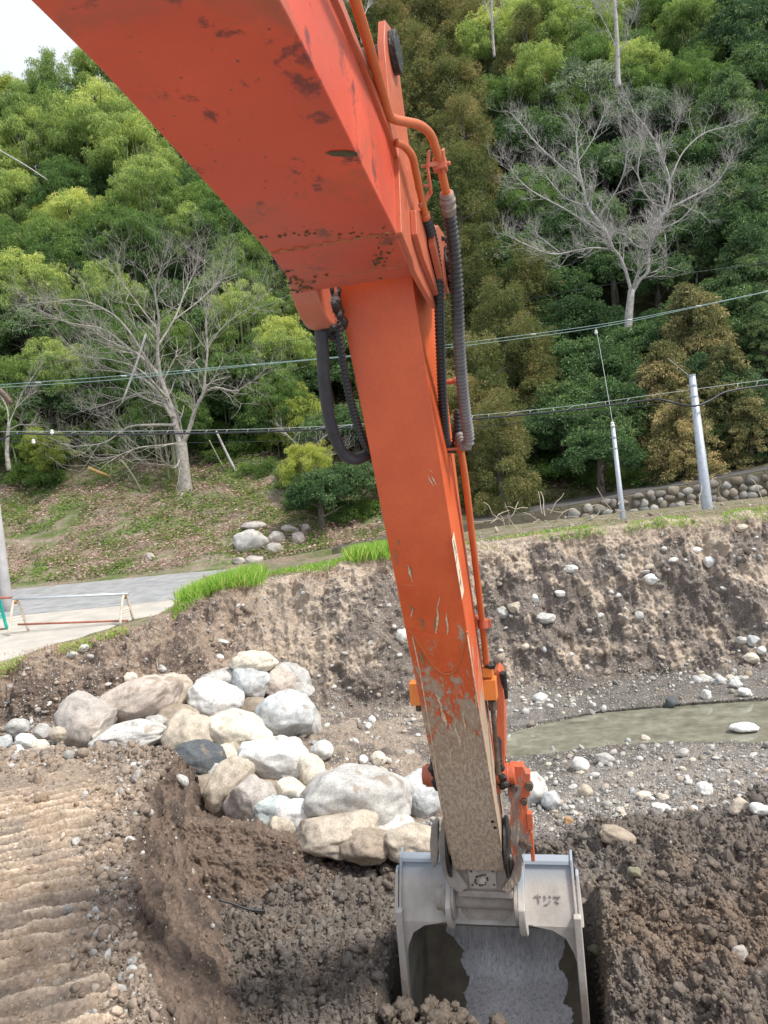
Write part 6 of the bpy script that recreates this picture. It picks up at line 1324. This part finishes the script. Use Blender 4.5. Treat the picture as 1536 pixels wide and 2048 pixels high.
# rocks half buried in the slope
for x, y, w_, h_, lab in [(499, 1084, 74, 46, 'largest mossy grey rock half buried in the left slope'), (553, 1080, 34, 34, 'grey rock touching the right side of the largest slope rock'), (547, 1098, 36, 26, 'lower grey rock right of the largest slope rock'), (508, 1053, 50, 20, 'flat grey rock above the largest slope rock'), (580, 1058, 34, 18, 'small grey rock at the upper right of the slope rocks'), (596, 1078, 26, 28, 'mossy rock at the right end of the slope rocks'), (508, 1122, 36, 22, 'pale rock under the largest slope rock'), (478, 1122, 24, 16, 'small rock at the lower left of the slope rocks'), (301, 1116, 20, 26, 'tan stone alone in the weeds of the left slope'), (612, 1056, 18, 16, 'smallest rock next to the bushes on the slope')]:
    stone(x, y, w_*1.1, h_*1.1, random.uniform(-12, 12), 'mauve' if w_ < 60 else 'grey', lab, Pt=hill_pt(x, y+6), sub=4, name='slope_rock', cat='rock', group='rocks in the grassy slope', push=.2)
# ------------------------------------------------------------------ cobble wall below the lane
root = empty('cobble_wall', (8., 21.0, .8), 'rough cobble retaining wall below the climbing lane at the right', 'wall')
mb = MB(); xs = np.linspace(-1.5, 40, 60)
A = [(x, 21.02, float(zbase(x))) for x in xs]; B_ = [(x, 21.02, -.2) for x in xs[::-1]]
for a, b_ in zip(xs[:-1], xs[1:]): mb.box(((a+b_)/2, 21.04, (float(zbase((a+b_)/2))-.3)/2), ((b_-a)/2, 0, 0), (0, .05, 0), (0, 0, (float(zbase((a+b_)/2))+.3)/2-.01))
part('mortar', mb.mesh('mortar', simple('earth_mortar', (.13, .115, .085), .95, .3, 6)), root)
mb = MB(); rg = np.random.default_rng(77); cols_ = []
for zi in range(9):
    x = 4.9+rg.uniform(0, .6)
    while x < 20:
        z = .55+zi*.19+rg.uniform(-.06, .06)+.035*(x-8); w_ = rg.uniform(.10, .20)
        if z < float(zbase(x))-.05:
            V, Fa = rockshape(2, int(rg.integers(1e6)), 12, .7); mb.addnp(V*np.array([w_, .08, rg.uniform(.09, .16)])+np.array([x, 20.98, z]), Fa); cols_ += [np.array(PAL[['grey', 'pale', 'tan', 'mauve'][rg.integers(4)]])*rg.uniform(.30, .68)]*len(V)
        x += w_*2*rg.uniform(.85, 1.1)
part('stones', npmesh('stones', np.concatenate(mb.v), np.array(mb.f[3]), STONE, True, {'alb': np.array(cols_)}), root)
# ------------------------------------------------------------------ poles and wires
GALV = simple('galvanised_steel', (.42, .46, .52), .5, .15, 14, metallic=.35); PCON = simple('pole_concrete', (.38, .37, .38), .8, .15, 5, bmp=.2); BLK = simple('cable_black', (.03, .032, .04), .5); TEAL = simple('teal_wire', (.22, .33, .33), .5, .2); WIRE = simple('steel_wire', (.40, .44, .44), .5); WHT = simple('porcelain', (.75, .75, .72), .3)
def pole(label, top, base, Y, w0, w1, m_, caps=True):
    b0 = Wy(*base, Y); t0 = Wy(*top, Y); root = empty('utility_pole', b0, label, 'pole'); k = Y/F; mb = MB()
    mb.tube([b0-(t0-b0)*.12, b0, t0], [w0*k/2, w0*k/2, w1*k/2], 20); part('shaft', mb.mesh('shaft', m_, True), root)
    if caps:
        ax = (t0-b0)/np.linalg.norm(t0-b0)
        mb = MB(); mb.tube([t0, t0+ax*.03], w1*k/2*1.06, 20); part('cap', mb.mesh('cap', m_), root)
        mb = MB()
        for q in (.35, .75): c_ = t0-ax*q*.6; mb.tube([c_-ax*.02, c_+ax*.02], w1*k/2*1.14, 20); mb.tube([c_-rt*w1*k*.9, c_+rt*w1*k*.5], .012, 8)
        part('band', mb.mesh('band', GALV), root)
    return root
pole('thick pale steel pole at the brink right, carrying the black cable', (1384, 752), (1417, 1036), 16.8, 22, 13, GALV)
pole('thin pale steel pole left of the thick one', (1226, 856), (1246, 1040), 16.8, 11, 8, GALV)
pole('grey concrete pole at the left edge beside the road', (-34, 820), (12, 1198), 16.6, 23, 18, PCON, False)
def wire(label, pts, r_, m_, name='wire', pairs=0., extra=None):
    Pp = [Wy(*p) for p in pts]; c0_ = np.array(Pp[0]); mb = MB(); S_ = spline(Pp, 6)
    if pairs:
        root = empty(name, c0_, label, 'wire')
        for q in (0, 1):
            m2 = MB(); m2.tube([s_-np.array([0, 0, pairs*q*(.6+.4*math.sin(i*.21))]) for i, s_ in enumerate(S_)], r_, 5); part('strand', m2.mesh('strand', m_, True), root)
        m2 = MB()
        for i in range(4, len(S_), 5): m2.tube([S_[i]+np.array([-.07, 0, .0]), S_[i]+np.array([.07, 0, -.02])], r_*2.2, 5)
        part('splice', m2.mesh('splice', WIRE), root); return root
    mb.tube(S_-c0_, r_, 6); return tag(link(name, mb.mesh(name, m_, True), loc=c0_), label, 'wire')
wire('pair of teal wires crossing the picture above the black cable', [(-120, 778, 19), (160, 758, 19.3), (320, 745, 19.6), (480, 731, 20), (640, 717, 20.4), (800, 701, 20.9), (940, 684, 21.3), (1195, 650, 22), (1370, 617, 22.5), (1536, 582, 23), (1750, 535, 23.5)], .008, TEAL, pairs=.085)
def cable():
    pts = [(-60, 905, 19), (0, 880, 19), (35, 868, 18.9), (120, 869, 18.8), (300, 868, 18.6), (620, 860, 18.1), (945, 838, 17.5), (1150, 819, 17.2), (1290, 801, 17.), (1320, 799, 16.9), (1350, 806, 16.8), (1388, 812, 16.6), (1420, 801, 16.7), (1455, 783, 16.8), (1536, 770, 17), (1700, 748, 17.2)]
    Pp = [Wy(*p) for p in pts]; root = empty('cable_bundle', Pp[0], 'black cable bundle hung from a messenger wire with spiral ties', 'cable'); mb = MB(); S_ = spline(Pp, 8); mb.tube(S_, .021, 8); part('cable', mb.mesh('cable', BLK, True), root)
    ms = [Wy(*p) for p in [(-60, 866, 19), (35, 863, 18.9), (300, 862, 18.6), (620, 854, 18.1), (945, 831, 17.5), (1150, 811, 17.2), (1290, 792, 17.), (1386, 779, 16.8), (1536, 759, 17), (1700, 738, 17.2)]]; M_ = spline(ms, 8); mb = MB(); mb.tube(M_, .006, 5); part('messenger_wire', mb.mesh('messenger_wire', WIRE, True), root)
    mb = MB()
    for x in list(range(40, 1290, 38))+[1480, 1520]:
        i = np.argmin([abs(proj(p)[0]-x) for p in M_]); j = np.argmin([abs(proj(p)[0]-x+8) for p in S_]); mb.tube([M_[i], (M_[i]+S_[j])/2+np.array([0, -.03, 0]), S_[j]+np.array([0, 0, -.03])], .006, 5)
    part('tie', mb.mesh('tie', WIRE), root)
cable()
wire('thin lower wire left, just under the black cable', [(-60, 878, 19), (70, 884, 19), (300, 886, 18.8), (560, 882, 18.3), (720, 873, 18)], .006, BLK)
wire('thin lower wire right, running from the arm to the thick pole', [(940, 855, 17.6), (1150, 833, 17.2), (1386, 795, 16.8)], .006, BLK)
wire('thin dark wire across the right wood above the teal pair', [(1000, 609, 30), (1200, 572, 30), (1400, 543, 30), (1560, 522, 30)], .010, BLK)
wire('thin grey wire across the left wood above the teal pair', [(-60, 712, 26), (200, 722, 26), (450, 700, 26), (640, 672, 26)], .007, BLK)
wire('drop wire hanging from the teal pair to the thin pole', [(1192, 655, 22), (1203, 715, 20.5), (1216, 790, 18.5), (1226, 850, 16.8)], .006, WIRE, 'drop_wire')
wire('short guy wire leaving the top of the thick pole', [(1385, 758, 16.8), (1362, 738, 17.4), (1335, 716, 18)], .005, WIRE, 'guy_wire')
for lab, (x, y, Y) in (('white insulator hanging under the teal pair', (1192, 664, 21.9)), ('white insulator on top of the thin pole', (1225, 849, 16.8)), ('white insulator on the black cable at the left', (104, 864, 18.8)), ('white insulator on the lower wire at the left', (67, 883, 19))):
    c_ = Wy(x, y, Y); mb = MB(); mb.tube([(0, 0, -.07), (0, 0, -.045), (0, 0, -.04), (0, 0, -.01), (0, 0, 0.), (0, 0, .03), (0, 0, .035), (0, 0, .06)], [.02, .02, .05, .05, .025, .045, .045, .015], 14); tag(link('insulator', mb.mesh('insulator', WHT, True), loc=c_), lab, 'insulator')
stem('dark iron stay crossing the left edge above the cables', [(-60, 738), (0, 782), (24, 808)], 14, 12, DKST, 'iron_stay', Yv=17., cat='stay')
# ------------------------------------------------------------------ barricades on the apron
PWH = simple('chipped_cream_paint', (.66, .60, .50), .6, .22, 14); RST = simple('rusty_red_pipe', (.36, .13, .085), .7, .3, 12); GPIPE = simple('grey_pipe', (.55, .60, .63), .4, .1, 8, metallic=.3); TQ = simple('turquoise_paint', (.02, .48, .40), .45, .15, 8); RUST = simple('rust', (.33, .16, .07), .85, .3, 20)
def stand(root, feet, topp, m_, rr=.024):
    f1, f2 = [Wz(x, y, .37) for x, y in feet]; d_ = Wy(topp[0], topp[1], (f1[1]+f2[1])/2); mb = MB(); o_ = (f2-f1)*.13
    mb.tube(spline([f1, f1*.25+(d_-o_)*.75-np.array([0, 0, .0]), d_-o_*.9+np.array([0, 0, -.02]), d_, d_+o_*.9+np.array([0, 0, -.02]), f2*.25+(d_+o_)*.75, f2], 6), rr, 10)
    fr = part('stand_frame', mb.mesh('stand_frame', m_, True), root)
    for q in (.42, .50):
        m2 = MB(); m2.tube([f1*(1-q)+(d_-o_)*q, f2*(1-q)+(d_+o_)*q], rr*.55, 8)
        sub(fr, part('rung', m2.mesh('rung', m_), root))
    m2 = MB(); m2.tube([d_+np.array([0, -.03, -.03]), d_+np.array([0, .03, .03])], .035, 10); sub(fr, part('pipe_saddle', m2.mesh('pipe_saddle', RUST), root)); return f1, f2, d_
root = empty('barricade', Wz(140, 1260, .37), 'pipe barricade with two cream A shaped stands across the apron', 'barricade')
a1 = stand(root, ((17, 1271), (57, 1262)), (31, 1202), PWH); a2 = stand(root, ((240, 1251), (267, 1240)), (249, 1192), PWH)
u_ = np.array([0, 0, .035]); dd = (a2[2]-a1[2])/np.linalg.norm(a2[2]-a1[2])
mb = MB(); mb.tube([a1[2]+u_-dd*.05, a2[2]+u_+dd*.07], .024, 12); part('top_pipe', mb.mesh('top_pipe', GPIPE, True), root)
mb = MB(); mb.tube([Wy(36, 1249, (a1[0][1]+a1[1][1])/2), Wy(256, 1241, (a2[0][1]+a2[1][1])/2)], .019, 12); part('lower_pipe', mb.mesh('lower_pipe', RST, True), root)
root = empty('barricade', Wz(-20, 1275, .37), 'turquoise barricade stand cut by the left edge', 'barricade')
a3 = stand(root, ((-22, 1268), (14, 1258)), (-6, 1200), TQ, .03)
mb = MB(); mb.tube([a3[2]+u_+dd*.28, a3[2]+u_-dd*1.2], .022, 12); part('top_pipe', mb.mesh('top_pipe', RST, True), root)
mb = MB(); mb.tube([Wy(12, 1258, a3[1][1]), Wy(-90, 1262, a3[1][1])], .018, 12); part('lower_pipe', mb.mesh('lower_pipe', RUST, True), root)
# ------------------------------------------------------------------ sticks, roots, loose cable
stem('grey stick lying across the boulders left of the largest one', [(592, 1588), (615, 1610), (655, 1638)], 9, 7, BARKW, 'stick', Yv=7.75, cat='stick')
stem('short grey stick standing between two boulders', [(531, 1568), (548, 1600)], 6, 4, BARK, 'stick', Yv=7.9, cat='stick')
stem('thin dark cable lying loose in the pit', [(438, 1800), (462, 1806), (495, 1818), (530, 1822)], 5, 5, BLK, 'loose_cable', Yv=5.6, cat='cable')
rg = np.random.default_rng(6)
def fine_stems(name, n, box, Yr, ln, m_, label, cat, w_=1.6):
    mb = MB(); c0_ = Wy((box[0]+box[2])/2, (box[1]+box[3])/2, Yr[0])
    for k in range(n):
        x, y, Y = rg.uniform(box[0], box[2]), rg.uniform(box[1], box[3]), rg.uniform(*Yr); p = Wy(x, y, Y); d_ = rg.normal(size=3)*np.array([1, .5, .8]); d_ /= np.linalg.norm(d_); pts = [p]
        for q in range(4): d_ = d_+rg.normal(size=3)*.3; d_ /= np.linalg.norm(d_); pts.append(pts[-1]+d_*ln/4*rg.uniform(.6, 1.3))
        mb.tube(spline(pts, 3)-c0_, w_*Y/F/2, 5, False)
    return tag(link(name, mb.mesh(name, m_, True), loc=c0_), kind='stuff')
fine_stems('dry_brambles', 26, (985, 1015, 1180, 1065), (14.0, 14.6), .6, PLK, None, None)
fine_stems('crest_brambles', 18, (1200, 1000, 1536, 1045), (14.0, 14.6), .6, PLK, None, None)
fine_stems('bank_roots', 34, (200, 1275, 330, 1345), (11.2, 11.6), .5, PLK, None, None, 1.8)
fine_stems('slope_roots', 26, (600, 1150, 790, 1300), (11.9, 12.4), .5, PLK, None, None, 1.5)
fine_stems('pit_roots', 24, (700, 1490, 860, 1560), (9.3, 9.8), .5, PLK, None, None, 2.)
